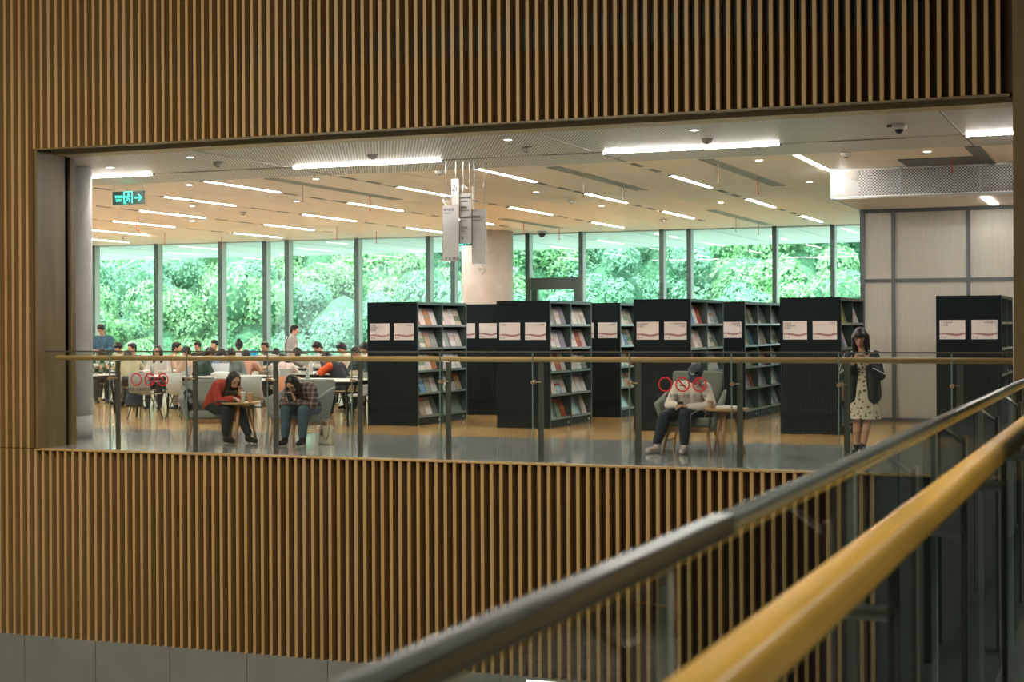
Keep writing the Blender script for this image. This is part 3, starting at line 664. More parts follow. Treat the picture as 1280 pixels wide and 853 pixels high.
bookcase(-1.90, 23.07, 2, 'black magazine bookcase at the right end of the front row, before the frosted wall', 'rightmost front bookcase', ['T 工业技术', 'U 交通'], ['V 航空航天'], 5)
bookcase(-10.80, 26.3, 3, 'black bookcase of the rear row showing between the two leftmost front bookcases', 'leftmost rear bookcase', ['H 语言'], ['G 体育'], 6, 0.89, 5)
bookcase(-8.54, 26.3, 3, 'black bookcase of the rear row showing between the second and third front bookcases', 'second rear bookcase', ['A 综合'], ['Z 综合类'], 7, 0.89, 5)
bookcase(-6.33, 26.3, 3, 'black bookcase of the rear row with three white-filled bays, left of the fourth front bookcase', 'third rear bookcase', ['Q 生物'], ['S 农业科学', 'X 环境'], 8, 0.89, 5)

# ------------------------------------------------------------------ organic shapes
def capsule(mb, a, b, ra, rb, n=10):
    a = Vector(a); b = Vector(b); d = (b-a)
    if d.length < 1e-5: b = a+Vector((0, 0, 1e-3)); d = b-a
    dn = d.normalized(); pts = []; rs = []
    for k in range(5): t = -PI/2+PI/2*k/4.0; pts.append(a+dn*(ra*math.sin(t))); rs.append(max(ra*math.cos(t), ra*0.06))
    for k in range(5): t = PI/2*k/4.0; pts.append(b+dn*(rb*math.sin(t))); rs.append(max(rb*math.cos(t), rb*0.06))
    mb.tube(pts, rs, n)
def ellipsoid(mb, c, r, rot=None, n=14):
    i = len(mb.v); prof = [(math.cos(-PI/2+PI*k/8), math.sin(-PI/2+PI*k/8)) for k in range(9)]
    mb.lathe([(max(p[0], 0.05), p[1]) for p in prof], n)
    M = (rot or Matrix.Identity(3))
    for j in range(i, len(mb.v)):
        v = Vector(mb.v[j]); v = Vector((v.x*r[0], v.y*r[1], v.z*r[2])); mb.v[j] = tuple(M @ v+Vector(c))
def blob(name, mb, m, voxel, parent=None, smooth=3):
    me = mb.mesh(name, m); o = bpy.data.objects.new('tmpblob', me); COL.objects.link(o)
    bm = bmesh.new(); bm.from_mesh(me); bmesh.ops.recalc_face_normals(bm, faces=bm.faces); bm.to_mesh(me); bm.free()
    rm = o.modifiers.new('r', 'REMESH'); rm.mode = 'VOXEL'; rm.voxel_size = voxel; rm.use_smooth_shade = True
    sm = o.modifiers.new('s', 'SMOOTH'); sm.iterations = smooth; sm.factor = 0.5
    dg = bpy.context.evaluated_depsgraph_get(); me2 = bpy.data.meshes.new_from_object(o.evaluated_get(dg))
    bpy.data.objects.remove(o); me2.name = name; me2.materials.clear(); me2.materials.append(m)
    for p in me2.polygons: p.use_smooth = True; p.material_index = 0
    return link(name, me2, parent)

def V(*a): return Vector(a)
def hand(mb, wr, dirv, up, s=1.0, curl=0.5, side=1):
    d = Vector(dirv).normalized(); u = Vector(up); u = (u-d*u.dot(d)).normalized(); l = d.cross(u)*side
    wr = Vector(wr); palm = wr+d*0.05*s
    M = Matrix((l, d, u)).transposed(); ellipsoid(mb, palm, (0.040*s, 0.05*s, 0.016*s), M, 10)
    for k, (off, ln) in enumerate(((0.028, 0.068), (0.010, 0.078), (-0.008, 0.072), (-0.026, 0.056))):
        b = palm+d*0.038*s+l*off*s; d1 = (d-u*curl*0.5).normalized(); d2 = (d-u*curl*1.6).normalized()
        m_ = b+d1*ln*0.5*s; e = m_+d2*ln*0.5*s; capsule(mb, b, m_, 0.0095*s, 0.009*s, 7); capsule(mb, m_, e, 0.009*s, 0.0075*s, 7)
    b = palm-d*0.02*s+l*0.03*s; m_ = b+(d*0.5+l*0.8-u*0.3).normalized()*0.04*s; capsule(mb, b, m_, 0.012*s, 0.010*s, 7); capsule(mb, m_, m_+(d-u*0.6).normalized()*0.03*s, 0.010*s, 0.008*s, 7)

def head_basis(f, up=(0, 0, 1)):
    f = Vector(f).normalized(); r = f.cross(Vector(up)).normalized(); u = r.cross(f)
    return r, f, u
SEAT = dict(hip=V(0, 0, 0.50), waist=V(0, 0.03, 0.66), chest=V(0, 0.09, 0.86), neck=V(0, 0.13, 1.0), head=V(0, 0.20, 1.14), hf=(0, 1, -0.4),
            shL=V(-0.17, 0.11, 0.95), shR=V(0.17, 0.11, 0.95), elL=V(-0.25, 0.20, 0.72), elR=V(0.25, 0.20, 0.72), wrL=V(-0.09, 0.38, 0.76), wrR=V(0.09, 0.38, 0.76),
            knL=V(-0.12, 0.44, 0.50), knR=V(0.12, 0.44, 0.50), anL=V(-0.12, 0.40, 0.09), anR=V(0.12, 0.42, 0.09), toL=V(-0.13, 0.56, 0.03), toR=V(0.13, 0.58, 0.03))
def person(loc, rz, label, group, J, top, trous, shoe=None, hair='short', voxel=0.016, detail=False, sleeve=1.0, bodyw=1.0, hairm=None, legs_bare=False, scale=1.0, fine_hand=False, loose=0.0):
    g = lambda k: J[k]
    t = empty('person', loc, rz, label, 'person', group); t.scale = (scale,)*3
    mb = MB(); b = bodyw
    for s, e, r0, r1 in (('hip', 'waist', 0.115, 0.10), ('waist', 'chest', 0.10, 0.11)):
        for q in (-1, 1): capsule(mb, g(s)+V(q*0.055*b, 0, 0), g(e)+V(q*0.06*b, 0, 0), r0*b, r1*b)
    ra = 0.047
    capsule(mb, g('chest'), g('neck'), 0.10, 0.05); capsule(mb, g('neck'), g('head'), 0.050, 0.050)
    capsule(mb, g('shL'), g('shR'), 0.055, 0.055)
    for q in 'LR':
        capsule(mb, g('sh'+q), g('el'+q), 0.050, 0.038); capsule(mb, g('el'+q), g('wr'+q), 0.038, 0.026)
        capsule(mb, g('hip')+V(-0.09 if q == 'L' else 0.09, 0, -0.01), g('kn'+q), 0.082, 0.052); capsule(mb, g('kn'+q), g('kn'+q).lerp(g('an'+q), 0.35)+(g('kn'+q)-g('an'+q)).cross(V(1, 0, 0)).normalized()*0.012, 0.05, 0.052); capsule(mb, g('kn'+q).lerp(g('an'+q), 0.35), g('an'+q), 0.05, 0.034); capsule(mb, g('an'+q)-V(0, 0, 0.03), g('to'+q), 0.036, 0.028)
    r, f, u = head_basis(g('hf')); M = Matrix((r, f, u)).transposed(); h = g('head')
    ellipsoid(mb, h+u*0.02, (0.075, 0.092, 0.10), M, 16); ellipsoid(mb, h-u*0.045+f*0.022, (0.055, 0.065, 0.062), M, 14)
    capsule(mb, h+f*0.088+u*0.012, h+f*0.104-u*0.018, 0.008, 0.013, 8)
    for q in (-1, 1):
        ellipsoid(mb, h+r*q*0.078-u*0.0+f*-0.005, (0.010, 0.018, 0.030), M, 8)
        ellipsoid(mb, h+f*0.076+u*0.034+r*q*0.03, (0.024, 0.012, 0.008), M, 8)
    ellipsoid(mb, h+f*0.080-u*0.058, (0.024, 0.013, 0.012), M, 8)
    hd = J.get('hands', ((0, 1, -0.3), (0, 1, -0.3)))
    for q, dv, sd in (('L', hd[0], 1), ('R', hd[1], -1)):
        if fine_hand: hand(mb, g('wr'+q), dv, J.get('hup', (0, 0, 1)), 1.0, J.get('curl', 0.7), sd)
        else: hand(mb, g('wr'+q), dv, (0, 0, 1), 1.05, 0.6, sd)
    blob('body', mb, SKIN, voxel, t, 2)
    if detail:
        for q in (-1, 1):
            m2 = MB(); ellipsoid(m2, h+f*0.084+u*0.018+r*q*0.031, (0.014, 0.008, 0.0055), M, 8); m2.build('eye', INK, t, smooth=True)
            m2 = MB(); ellipsoid(m2, h+f*0.088+u*0.040+r*q*0.032, (0.019, 0.006, 0.004), M, 8); m2.build('eyebrow', HAIR, t, smooth=True)
        m2 = MB(); ellipsoid(m2, h+f*0.092-u*0.056, (0.022, 0.008, 0.007), M, 8); m2.build('mouth', mat('lips', (0.36, 0.09, 0.08), 0.5), t, smooth=True)
    # top
    if top:
        mb = MB(); e_ = 0.016+loose
        for s, e, r0, r1 in (('hip', 'waist', 0.118, 0.11), ('waist', 'chest', 0.11, 0.118)):
            for q in (-1, 1): capsule(mb, g(s)+V(q*0.058*b, 0, 0), g(e)+V(q*0.065*b, 0, 0), r0*b+e_, r1*b+e_*0.8)
        capsule(mb, g('chest'), g('neck').lerp(g('chest'), 0.25), 0.11+e_*0.6, 0.065+e_*0.4); capsule(mb, g('shL'), g('shR'), 0.060+e_*0.6, 0.060+e_*0.6)
        for q in 'LR':
            capsule(mb, g('sh'+q), g('el'+q), 0.054+e_, 0.045+e_)
            if sleeve > 0: capsule(mb, g('el'+q), g('el'+q).lerp(g('wr'+q), 0.92*sleeve), 0.045+e_, 0.032+e_*0.8)
        blob('top', mb, top, voxel*0.9, t, 3)
    if trous:
        mb = MB(); ellipsoid(mb, g('hip'), (0.175*b, 0.135*b, 0.12))
        for q in 'LR':
            capsule(mb, g('hip')+V(-0.088 if q == 'L' else 0.088, 0, -0.01), g('kn'+q), 0.100, 0.078); capsule(mb, g('kn'+q), g('kn'+q).lerp(g('an'+q), 0.5)+V(0, -0.012, 0), 0.078, 0.072); capsule(mb, g('kn'+q).lerp(g('an'+q), 0.5)+V(0, -0.012, 0), g('an'+q)+V(0, 0, 0.05), 0.072, 0.058)
        blob('trousers', mb, trous, voxel*0.9, t, 3)
    for q in 'LR':
        mb = MB(); a = g('an'+q); tt = g('to'+q)
        capsule(mb, a+V(0, 0, 0.02 if not shoe else 0.05), a-V(0, 0, 0.035), 0.043, 0.046); capsule(mb, a-V(0, 0, 0.045), tt+V(0, 0, 0.008), 0.045, 0.036)
        blob('shoe', mb, shoe or BLKM, 0.013, t, 2)
    # hair
    if hair:
        mb = MB(); c = h+u*0.034-f*0.018
        ellipsoid(mb, c, (0.088, 0.100, 0.098), M, 16)
        if hair == 'short': ellipsoid(mb, h+u*0.09+f*0.02, (0.07, 0.075, 0.035), M, 12); capsule(mb, c-f*0.03, h-f*0.065-u*0.05, 0.07, 0.045)
        if hair in ('long', 'bangs'):
            dn = V(0, 0, -1)*0.6-u*0.4+J.get('hairfall', V(0, 0, 0)); dn.normalize()
            L = J.get('hairlen', 0.30)
            for q in (-1, -0.6, 0, 0.6, 1):
                b0 = h+u*0.02-f*0.03*(1.4-abs(q))+r*q*0.066; capsule(mb, b0, b0+dn*L*(1-0.15*abs(q))-f*0.01+r*q*0.02, 0.045, 0.028)
                if abs(q) == 1: b1 = b0+f*0.035; capsule(mb, b1, b1+dn*L*0.8+r*q*0.01, 0.030, 0.02)
        if hair == 'bangs': ellipsoid(mb, h+u*0.070+f*0.055, (0.072, 0.045, 0.042), M, 12)
        if hair == 'bun':
            ellipsoid(mb, c-f*0.06+u*0.085, (0.045, 0.045, 0.04), M, 10); capsule(mb, c-f*0.03, h-f*0.065-u*0.05, 0.07, 0.045)
        blob('hair', mb, hairm or HAIR, 0.011 if detail else 0.014, t, 2)
    return t, (r, f, u, h)

# ------------------------------------------------------------------ armchair (wing back, grey green fabric, oak legs)
def armchair(loc, rz, label, fabric=GREYF, group='grey wing armchairs', tp=1.0):
    t = empty('armchair', loc, rz, label, 'armchair', group)     # faces +Y local
    MB().hexa([(-0.27, -0.22, 0.30), (0.27, -0.22, 0.30), (0.29, 0.30, 0.33), (-0.29, 0.30, 0.33), (-0.27, -0.22, 0.42), (0.27, -0.22, 0.42), (0.29, 0.30, 0.45), (-0.29, 0.30, 0.45)]).build('seat_cushion', fabric, t, bevel=0.04)
    MB().hexa([(-0.28, -0.30, 0.28), (0.28, -0.30, 0.28), (0.28, -0.20, 0.30), (-0.28, -0.20, 0.30), (-0.34, -0.43, tp), (0.34, -0.43, tp), (0.33, -0.35, tp+0.02), (-0.33, -0.35, tp+0.02)]).build('backrest', fabric, t, bevel=0.045, seg=4)
    for s in (-1, 1):
        p = [(s*0.27, -0.26, 0.27), (s*0.32, -0.26, 0.28), (s*0.33, 0.22, 0.30), (s*0.27, 0.24, 0.30), (s*0.34, -0.36, 0.78), (s*0.39, -0.34, 0.78), (s*0.45, 0.22, 0.62), (s*0.37, 0.25, 0.62)]
        if s < 0: p = [p[1], p[0], p[3], p[2], p[5], p[4], p[7], p[6]]
        MB().hexa(p).build('armrest', fabric, t, bevel=0.03, seg=3)
    MB().hexa([(-0.26, -0.24, 0.24), (0.26, -0.24, 0.24), (0.27, 0.27, 0.26), (-0.27, 0.27, 0.26), (-0.27, -0.24, 0.30), (0.27, -0.24, 0.30), (0.28, 0.28, 0.33), (-0.28, 0.28, 0.33)]).build('seat_frame', OAK, t)
    for sx, sy in ((-1, -1), (1, -1), (-1, 1), (1, 1)):
        MB().tube([(sx*0.25, sy*0.22, 0.30), (sx*0.30, sy*0.28, 0.0)], [0.024, 0.014], 10).build('leg', OAK, t, smooth=True)
    MB().tube([(-0.275, -0.25, 0.15), (-0.275, 0.25, 0.15)], 0.008, 6).tube([(0.275, -0.25, 0.15), (0.275, 0.25, 0.15)], 0.008, 6).build('stretcher', OAK, t)
    return t
def side_table(loc, label, r=0.28, h=0.57, rot=0.0, group='round oak side tables'):
    t = empty('side_table', loc, rot, label, 'side table', group)
    MB().lathe([(r-0.02, h-0.03), (r, h-0.012), (r, h)], 36).build('table_top', OAKTOP, t)
    MB().lathe([(0.12, h-0.06), (0.12, h-0.03)], 12).build('apron', OAK, t)
    for k in range(3):
        a = 2*PI*k/3+0.5; MB().tube([(0.10*math.cos(a), 0.10*math.sin(a), h-0.04), (0.23*math.cos(a), 0.23*math.sin(a), 0)], [0.024, 0.014], 10).build('leg', OAK, t, smooth=True)
    return t
def cup(loc, m, label, h=0.12, r=0.036, cat='cup', lid=None):
    t = empty('paper_cup' if not lid else 'drink_cup', loc, 0, label, cat)
    MB().lathe([(r*0.75, 0), (r, h)], 18).build('cup_body', m, t, smooth=False)
    MB().lathe([(r*1.06, h), (r*1.06, h+0.006), (r*0.8, h+0.012)], 18).build('rim', lid or m, t)
    return t

# man with the cap
CM = (-5.37, 19.45, 0)
armchair(CM, PI+0.05, 'grey green wing armchair holding the man in the navy cap')
J = dict(SEAT); J.update(hip=V(0, -0.02, 0.50), waist=V(-0.01, 0.04, 0.62), chest=V(-0.03, 0.14, 0.78), neck=V(-0.08, 0.22, 0.88), head=V(-0.13, 0.30, 0.985), hf=(0.12, 0.75, -0.75),
    shL=V(-0.22, 0.17, 0.82), shR=V(0.13, 0.17, 0.84), elL=V(-0.31, 0.24, 0.60), elR=V(0.24, 0.22, 0.60), wrL=V(-0.03, 0.40, 0.58), wrR=V(0.10, 0.40, 0.61),
    knL=V(-0.02, 0.48, 0.50), knR=V(0.24, 0.46, 0.47), anL=V(0.00, 0.42, 0.10), anR=V(0.36, 0.36, 0.10), toL=V(0.00, 0.58, 0.035), toR=V(0.44, 0.52, 0.035), hands=((0.8, 0.5, 0.1), (-0.8, 0.5, 0.1)), curl=0.8)
SWEAT = mat('white_sweatshirt', (0.72, 0.62, 0.56), 0.85, noise=0.06)
NAVY = mat('navy_track_trousers', (0.012, 0.017, 0.032), 0.7)
man, (r, f, u, h) = person(CM, PI+0.05, 'seated man in cream sweatshirt, navy track trousers and navy cap bent over a phone', None, J, SWEAT, NAVY, mat('pale_trainers', (0.62, 0.50, 0.48), 0.6), 'short', 0.011, True, fine_hand=True)
for q, s in (('L', -1),):
    MB().tube([J['hip']+V(-0.17, 0.1, 0.06), J['knL']+V(-0.075, 0, 0.0), J['anL']+V(-0.062, 0, 0.05)], 0.006, 5).build('side_stripe', WHITE, man)
mb = MB(); M = Matrix((r, f, u)).transposed(); ellipsoid(mb, h+u*0.050-f*0.01, (0.100, 0.112, 0.085), M, 20); ellipsoid(mb, h+u*0.045+f*0.125, (0.075, 0.065, 0.012), M, 16)
cp = blob('baseball_cap', mb, mat('navy_cap', (0.018, 0.028, 0.055), 0.7), 0.009, man, 2)
m2 = MB(); c0 = h+u*0.108+f*0.075; m2.tube([c0-r*0.03, c0+r*0.0+f*0.01+u*0.002, c0+r*0.03-f*0.004], 0.005, 5).tube([c0-r*0.02-u*0.01+f*0.016, c0+r*0.025-u*0.012+f*0.018], 0.004, 5).build('cap_emblem', mat('emblem_grey', (0.6, 0.62, 0.66), 0.6), cp)
def local_to_world(loc, rz, p): return Matrix.Translation(loc) @ Matrix.Rotation(rz, 4, 'Z') @ Vector(p)
def phone(p, rz, tilt, label, body=PLAST):
    t = empty('smartphone', p, rz, label, 'phone'); t.rotation_euler = (tilt, 0, rz)
    MB().box(-0.037, 0.037, -0.004, 0.004, -0.075, 0.075).build('case', body, t, bevel=0.004)
    MB().box(-0.033, 0.033, -0.0048, -0.004, -0.068, 0.068).build('screen', INK, t)
    return t
phone(local_to_world(CM, PI+0.05, V(0.035, 0.45, 0.61)), PI+0.05, R(-50), 'dark smartphone in the hands of the man with the cap')
tp = onz(900, 516, 0.57)
tm = side_table((-4.85, 19.2, 0), 'round oak side table with cup and books, right of the man in the cap')
cup((-5.04, 19.12, 0.571), mat('kraft_cup', (0.42, 0.27, 0.17), 0.7), 'brown paper cup on the side table beside the man in the cap', 0.085, 0.036)
t = empty('book', (-4.82, 19.16, 0.571), 0.15, 'pale book lying open on the round table beside the man in the cap', 'book')
MB().box(-0.15, 0.16, -0.09, 0.09, 0, 0.004).build('cover', mat('tan_cover', (0.36, 0.22, 0.13), 0.5), t); MB().box(-0.148, 0.158, -0.085, 0.085, 0.004, 0.028).build('pages', WHITE, t)

# woman in the red jumper
RR = PI+1.2; _h = ony(292, 480, 18.9); CR = (_h.x-0.44*math.sin(RR-PI), _h.y+0.44*math.cos(RR-PI), 0)
armchair((CR[0]-0.12, CR[1]+0.06, 0), PI+0.6, 'grey wing armchair turned sideways under the woman in the red jumper', GREYF2, tp=0.86)
J = dict(SEAT); J.update(hip=V(0, 0.02, 0.50), waist=V(0, 0.10, 0.63), chest=V(0, 0.23, 0.76), neck=V(0, 0.35, 0.83), head=V(0.02, 0.47, 0.875), hf=(0.15, 0.8, -0.62),
    shL=V(-0.17, 0.27, 0.79), shR=V(0.17, 0.27, 0.79), elL=V(-0.19, 0.34, 0.58), elR=V(0.20, 0.36, 0.58), wrL=V(-0.06, 0.52, 0.66), wrR=V(0.10, 0.56, 0.63), hairfall=V(0.0, -0.1, 0), hairlen=0.32,
    knL=V(-0.10, 0.46, 0.48), knR=V(0.12, 0.46, 0.48), anL=V(-0.12, 0.60, 0.10), anR=V(0.12, 0.42, 0.10), toL=V(-0.12, 0.77, 0.035), toR=V(0.12, 0.59, 0.035), hands=((0.2, 0.2, 1), (0, 1, -0.1)))
RED = mat('red_jumper', (0.36, 0.035, 0.02), 0.85, noise=0.15, nscale=(50, 50, 50)); DNV = mat('dark_trousers', (0.014, 0.020, 0.026), 0.8)
person(CR, RR, 'long-haired woman in red jumper and dark trousers leaning over a small round table', None, J, RED, DNV, BLKM, 'long', 0.011, True, fine_hand=True)
TR = (-11.66, 18.92, 0)
side_table(TR, 'round oak side table carrying tablet and drinks before the woman in red', rot=0.3)
t = empty('tablet_computer', (TR[0]-0.10, 18.90, 0.571), 0.9, 'tablet on a folding stand on the table before the woman in red', 'tablet')
MB().hexa([(-0.13, 0.05, 0.02), (0.13, 0.05, 0.02), (0.13, 0.06, 0.02), (-0.13, 0.06, 0.02), (-0.13, -0.08, 0.15), (0.13, -0.08, 0.15), (0.13, -0.07, 0.155), (-0.13, -0.07, 0.155)]).build('tablet_body', mat('tablet_grey', (0.10, 0.12, 0.11), 0.3), t)
MB().tube([(-0.09, -0.04, 0.1), (-0.09, -0.10, 0.005), (0.09, -0.10, 0.005), (0.09, -0.04, 0.1)], 0.006, 5).build('stand', PLAST, t)
cup((TR[0]+0.09, 18.84, 0.571), mat('clear_cup', (0.55, 0.50, 0.44), 0.1), 'clear plastic cup, the left one of two drinks beside the tablet', 0.13, 0.036, lid=WHITE)
cup((TR[0]+0.19, 18.86, 0.571), mat('tea_drink', (0.52, 0.26, 0.12), 0.2), 'amber iced drink, the right one of two drinks on the table edge', 0.125, 0.034, lid=mat('lid_clear', (0.6, 0.45, 0.35), 0.2))
t = empty('folded_case', (TR[0]-0.16, 18.74, 0.571), 0.3, 'black folded case on the left edge of the woman in red\'s round table', 'case')
MB().box(-0.1, 0.08, -0.05, 0.05, 0, 0.03).build('case_body', PLAST, t, bevel=0.01)
# backpack beside her on the chair
t = empty('backpack', (CR[0]-0.38, 19.0, 0.46), 0.3, 'black backpack wedged in the armchair behind the woman in red', 'backpack')
mb = MB(); ellipsoid(mb, (0, 0, 0.13), (0.13, 0.09, 0.15)); ellipsoid(mb, (0.05, -0.03, 0.07), (0.10, 0.08, 0.09)); blob('bag_body', mb, PLAST, 0.012, t)
MB().tube([(-0.05, -0.05, 0.25), (0.02, -0.08, 0.29), (0.10, -0.08, 0.22), (0.14, -0.08, 0.10)], 0.008, 5).build('strap', mat('strap_olive', (0.05, 0.055, 0.03), 0.7), t)

# woman in the plaid shirt
CP = (-10.70, 19.15, 0); RP = PI+0.12
armchair((-10.92, 19.25, 0), PI-0.12, 'grey wing armchair under the woman in the checked shirt', GREYF2, tp=0.86)
J = dict(SEAT); J.update(hip=V(0.02, 0.0, 0.50), waist=V(0.01, 0.10, 0.62), chest=V(0.02, 0.22, 0.74), neck=V(0.04, 0.34, 0.81), head=V(0.06, 0.46, 0.84), hf=(0.05, 0.62, -0.8),
    shL=V(-0.15, 0.28, 0.76), shR=V(0.19, 0.28, 0.76), elL=V(-0.20, 0.36, 0.54), elR=V(0.24, 0.36, 0.54), wrL=V(0.0, 0.52, 0.60), wrR=V(0.10, 0.52, 0.60), hands=((0.2, 0.2, 1), (-0.2, 0.3, 1)), hairlen=0.10,
    knL=V(-0.10, 0.48, 0.48), knR=V(0.15, 0.48, 0.48), anL=V(-0.08, 0.46, 0.10), anR=V(0.18, 0.44, 0.10), toL=V(-0.08, 0.61, 0.035), toR=V(0.20, 0.60, 0.035))
PLAID = mat('plaid_shirt', (0.08, 0.055, 0.05), 0.85); nt = PLAID.node_tree; b = nt.nodes['Principled BSDF']
tc = nt.nodes.new('ShaderNodeTexCoord'); sp = nt.nodes.new('ShaderNodeSeparateXYZ'); nt.links.new(tc.outputs['Object'], sp.inputs[0])
f1 = math_node(nt, 'GREATER_THAN', math_node(nt, 'SINE', math_node(nt, 'MULTIPLY', sp.outputs['X'], 90)), 0.4); f2 = math_node(nt, 'GREATER_THAN', math_node(nt, 'SINE', math_node(nt, 'MULTIPLY', sp.outputs['Z'], 90)), 0.4)
rp = nt.nodes.new('ShaderNodeValToRGB'); nt.links.new(math_node(nt, 'MULTIPLY', math_node(nt, 'ADD', f1, f2), 0.5), rp.inputs[0]); rp.color_ramp.elements[0].color = (0.035, 0.025, 0.025, 1); rp.color_ramp.elements[1].color = (0.24, 0.17, 0.16, 1); nt.links.new(rp.outputs[0], b.inputs['Base Color'])
person(CP, RP, 'dark-haired woman in brown checked shirt and blue jeans hunched over her hands in an armchair', None, J, PLAID, mat('blue_jeans', (0.055, 0.095, 0.13), 0.8, noise=0.15), BLKM, 'long', 0.011, True, fine_hand=True)
phone(local_to_world(CP, RP, V(0.05, 0.58, 0.66)), RP, R(-40), 'phone held up by the woman in the checked shirt')
# handbag
t = empty('tote_bag', (-10.40, 19.08, 0), -0.15, 'cream leather tote bag with loop handles on the floor beside the armchair', 'bag')
MB().hexa([(-0.115, -0.06, 0), (0.115, -0.06, 0), (0.115, 0.06, 0), (-0.115, 0.06, 0), (-0.105, -0.04, 0.25), (0.105, -0.04, 0.25), (0.105, 0.04, 0.25), (-0.105, 0.04, 0.25)]).build('bag_body', mat('cream_leather', (0.50, 0.45, 0.34), 0.5), t, bevel=0.02)
LE = mat('tan_leather', (0.34, 0.26, 0.16), 0.5)
for dy in (-0.045, 0.045): MB().tube([(-0.06, dy, 0.24), (-0.05, dy*1.2, 0.32), (0, dy*1.2, 0.345), (0.05, dy*1.2, 0.32), (0.06, dy, 0.24)], 0.007, 6).build('handle', LE, t)
MB().tube([(-0.03, -0.062, 0.24), (0.0, -0.066, 0.10), (0.04, -0.066, 0.07), (0.075, -0.064, 0.14), (0.08, -0.05, 0.25)], 0.006, 6).build('shoulder_strap', LE, t)
MB().lathe([(0.004, 0.12), (0.018, 0.14), (0.012, 0.17), (0.004, 0.22)], 8, (-0.04, -0.068, 0)).build('charm', mat('charm_brown', (0.10, 0.07, 0.04), 0.5), t)

# standing woman with phone
CW = (-3.21, 19.38, 0); RW = PI+0.05
J = dict(hip=V(0, 0, 0.83), waist=V(0, 0.0, 0.97), chest=V(0, 0.01, 1.13), neck=V(0, 0.03, 1.285), head=V(0.02, 0.075, 1.435), hf=(0.05, 0.9, -0.45),
    shL=V(-0.155, 0.02, 1.215), shR=V(0.155, 0.02, 1.215), elL=V(-0.215, 0.06, 0.99), elR=V(0.215, 0.06, 0.99), wrL=V(-0.085, 0.24, 1.13), wrR=V(0.095, 0.24, 1.13),
    knL=V(-0.06, 0.03, 0.45), knR=V(0.07, 0.01, 0.45), anL=V(0.0, 0.05, 0.09), anR=V(0.08, -0.04, 0.10), toL=V(-0.02, 0.19, 0.03), toR=V(0.12, 0.08, 0.03), hands=((0.55, 0.25, 0.75), (-0.55, 0.25, 0.75)), hup=(0, 1, 0.2), curl=-0.6, hairlen=0.25)
JKT = mat('black_track_jacket', (0.012, 0.014, 0.016), 0.6)
wm, (r, f, u, h) = person(CW, RW, 'standing woman in black striped track jacket over a floral dress, reading her phone', None, J, None, None, BLKM, 'bangs', 0.010, True, fine_hand=True, bodyw=0.78)
# dress with open jacket
DR = mat('floral_dress', (0.55, 0.48, 0.36), 0.8); nt = DR.node_tree; b = nt.nodes['Principled BSDF']
tc = nt.nodes.new('ShaderNodeTexCoord'); vo = nt.nodes.new('ShaderNodeTexVoronoi'); vo.inputs['Scale'].default_value = 24; nt.links.new(tc.outputs['Object'], vo.inputs['Vector'])
rp = nt.nodes.new('ShaderNodeValToRGB'); nt.links.new(vo.outputs['Distance'], rp.inputs[0]); rp.color_ramp.elements[0].position = 0.30; rp.color_ramp.elements[0].color = (0.09, 0.07, 0.04, 1); rp.color_ramp.elements[1].position = 0.36; rp.color_ramp.elements[1].color = (0.60, 0.53, 0.40, 1); nt.links.new(rp.outputs[0], b.inputs['Base Color'])
mb = MB(); n = 40; prof = [(0.215, 0.46), (0.20, 0.52), (0.18, 0.66), (0.16, 0.82), (0.125, 0.97), (0.140, 1.10), (0.135, 1.20), (0.07, 1.25)]
base = len(mb.v)
for rr, z in prof:
    for j in range(n):
        a = 2*PI*j/n; k = rr*(1+0.05*math.sin(9*a)*max(0, (0.9-z)*2)); mb.v.append((k*math.cos(a), 0.72*k*math.sin(a)+0.005, z))
for k in range(len(prof)-1):
    for j in range(n): a0 = k*n+j; a1 = k*n+(j+1) % n; mb.f.append((a0, a1, a1+n, a0+n))
mb.build('dress', DR, wm, smooth=True)
mb = MB()
for q in (-1, 1):
    capsule(mb, V(q*0.115, 0.01, 1.17), V(q*0.125, 0.0, 0.74), 0.085, 0.10); capsule(mb, V(q*0.10, -0.04, 1.17), V(q*0.06, -0.06, 0.74), 0.09, 0.11); capsule(mb, V(q*0.105, 0.045, 1.16), V(q*0.125, 0.05, 0.72), 0.075, 0.09)
    capsule(mb, V(q*0.03, -0.03, 1.24), J['shL' if q < 0 else 'shR'], 0.05, 0.072); e = J['elL' if q < 0 else 'elR']; capsule(mb, J['shL' if q < 0 else 'shR'], e, 0.075, 0.068); capsule(mb, e, e.lerp(J['wrL' if q < 0 else 'wrR'], 0.85), 0.068, 0.046)
jk = blob('track_jacket', mb, JKT, 0.011, wm, 3)
for q, sh, el, wr in ((-1, 'shL', 'elL', 'wrL'), (1, 'shR', 'elR', 'wrR')):
    for d in (-0.022, 0.0, 0.022):
        a = J[sh]+V(q*0.052, 0.045+d*0.7, 0.035); bq = J[el]+V(q*0.060, 0.03+d, 0.01); c_ = J[el].lerp(J[wr], 0.75)+V(q*0.035+d*0.5*q, 0.035, -0.02)
        MB().tube([J[sh]+V(-q*0.08, 0.03+d, 0.07), a, a.lerp(bq, 0.5)+V(q*0.010, 0.0, 0), bq, c_], 0.0045, 5).build('sleeve_stripe', WHITE, jk)
phone(local_to_world(CW, RW, V(0.01, 0.30, 1.235)), RW, R(-62), 'white-edged phone held by the standing woman', WHITE)

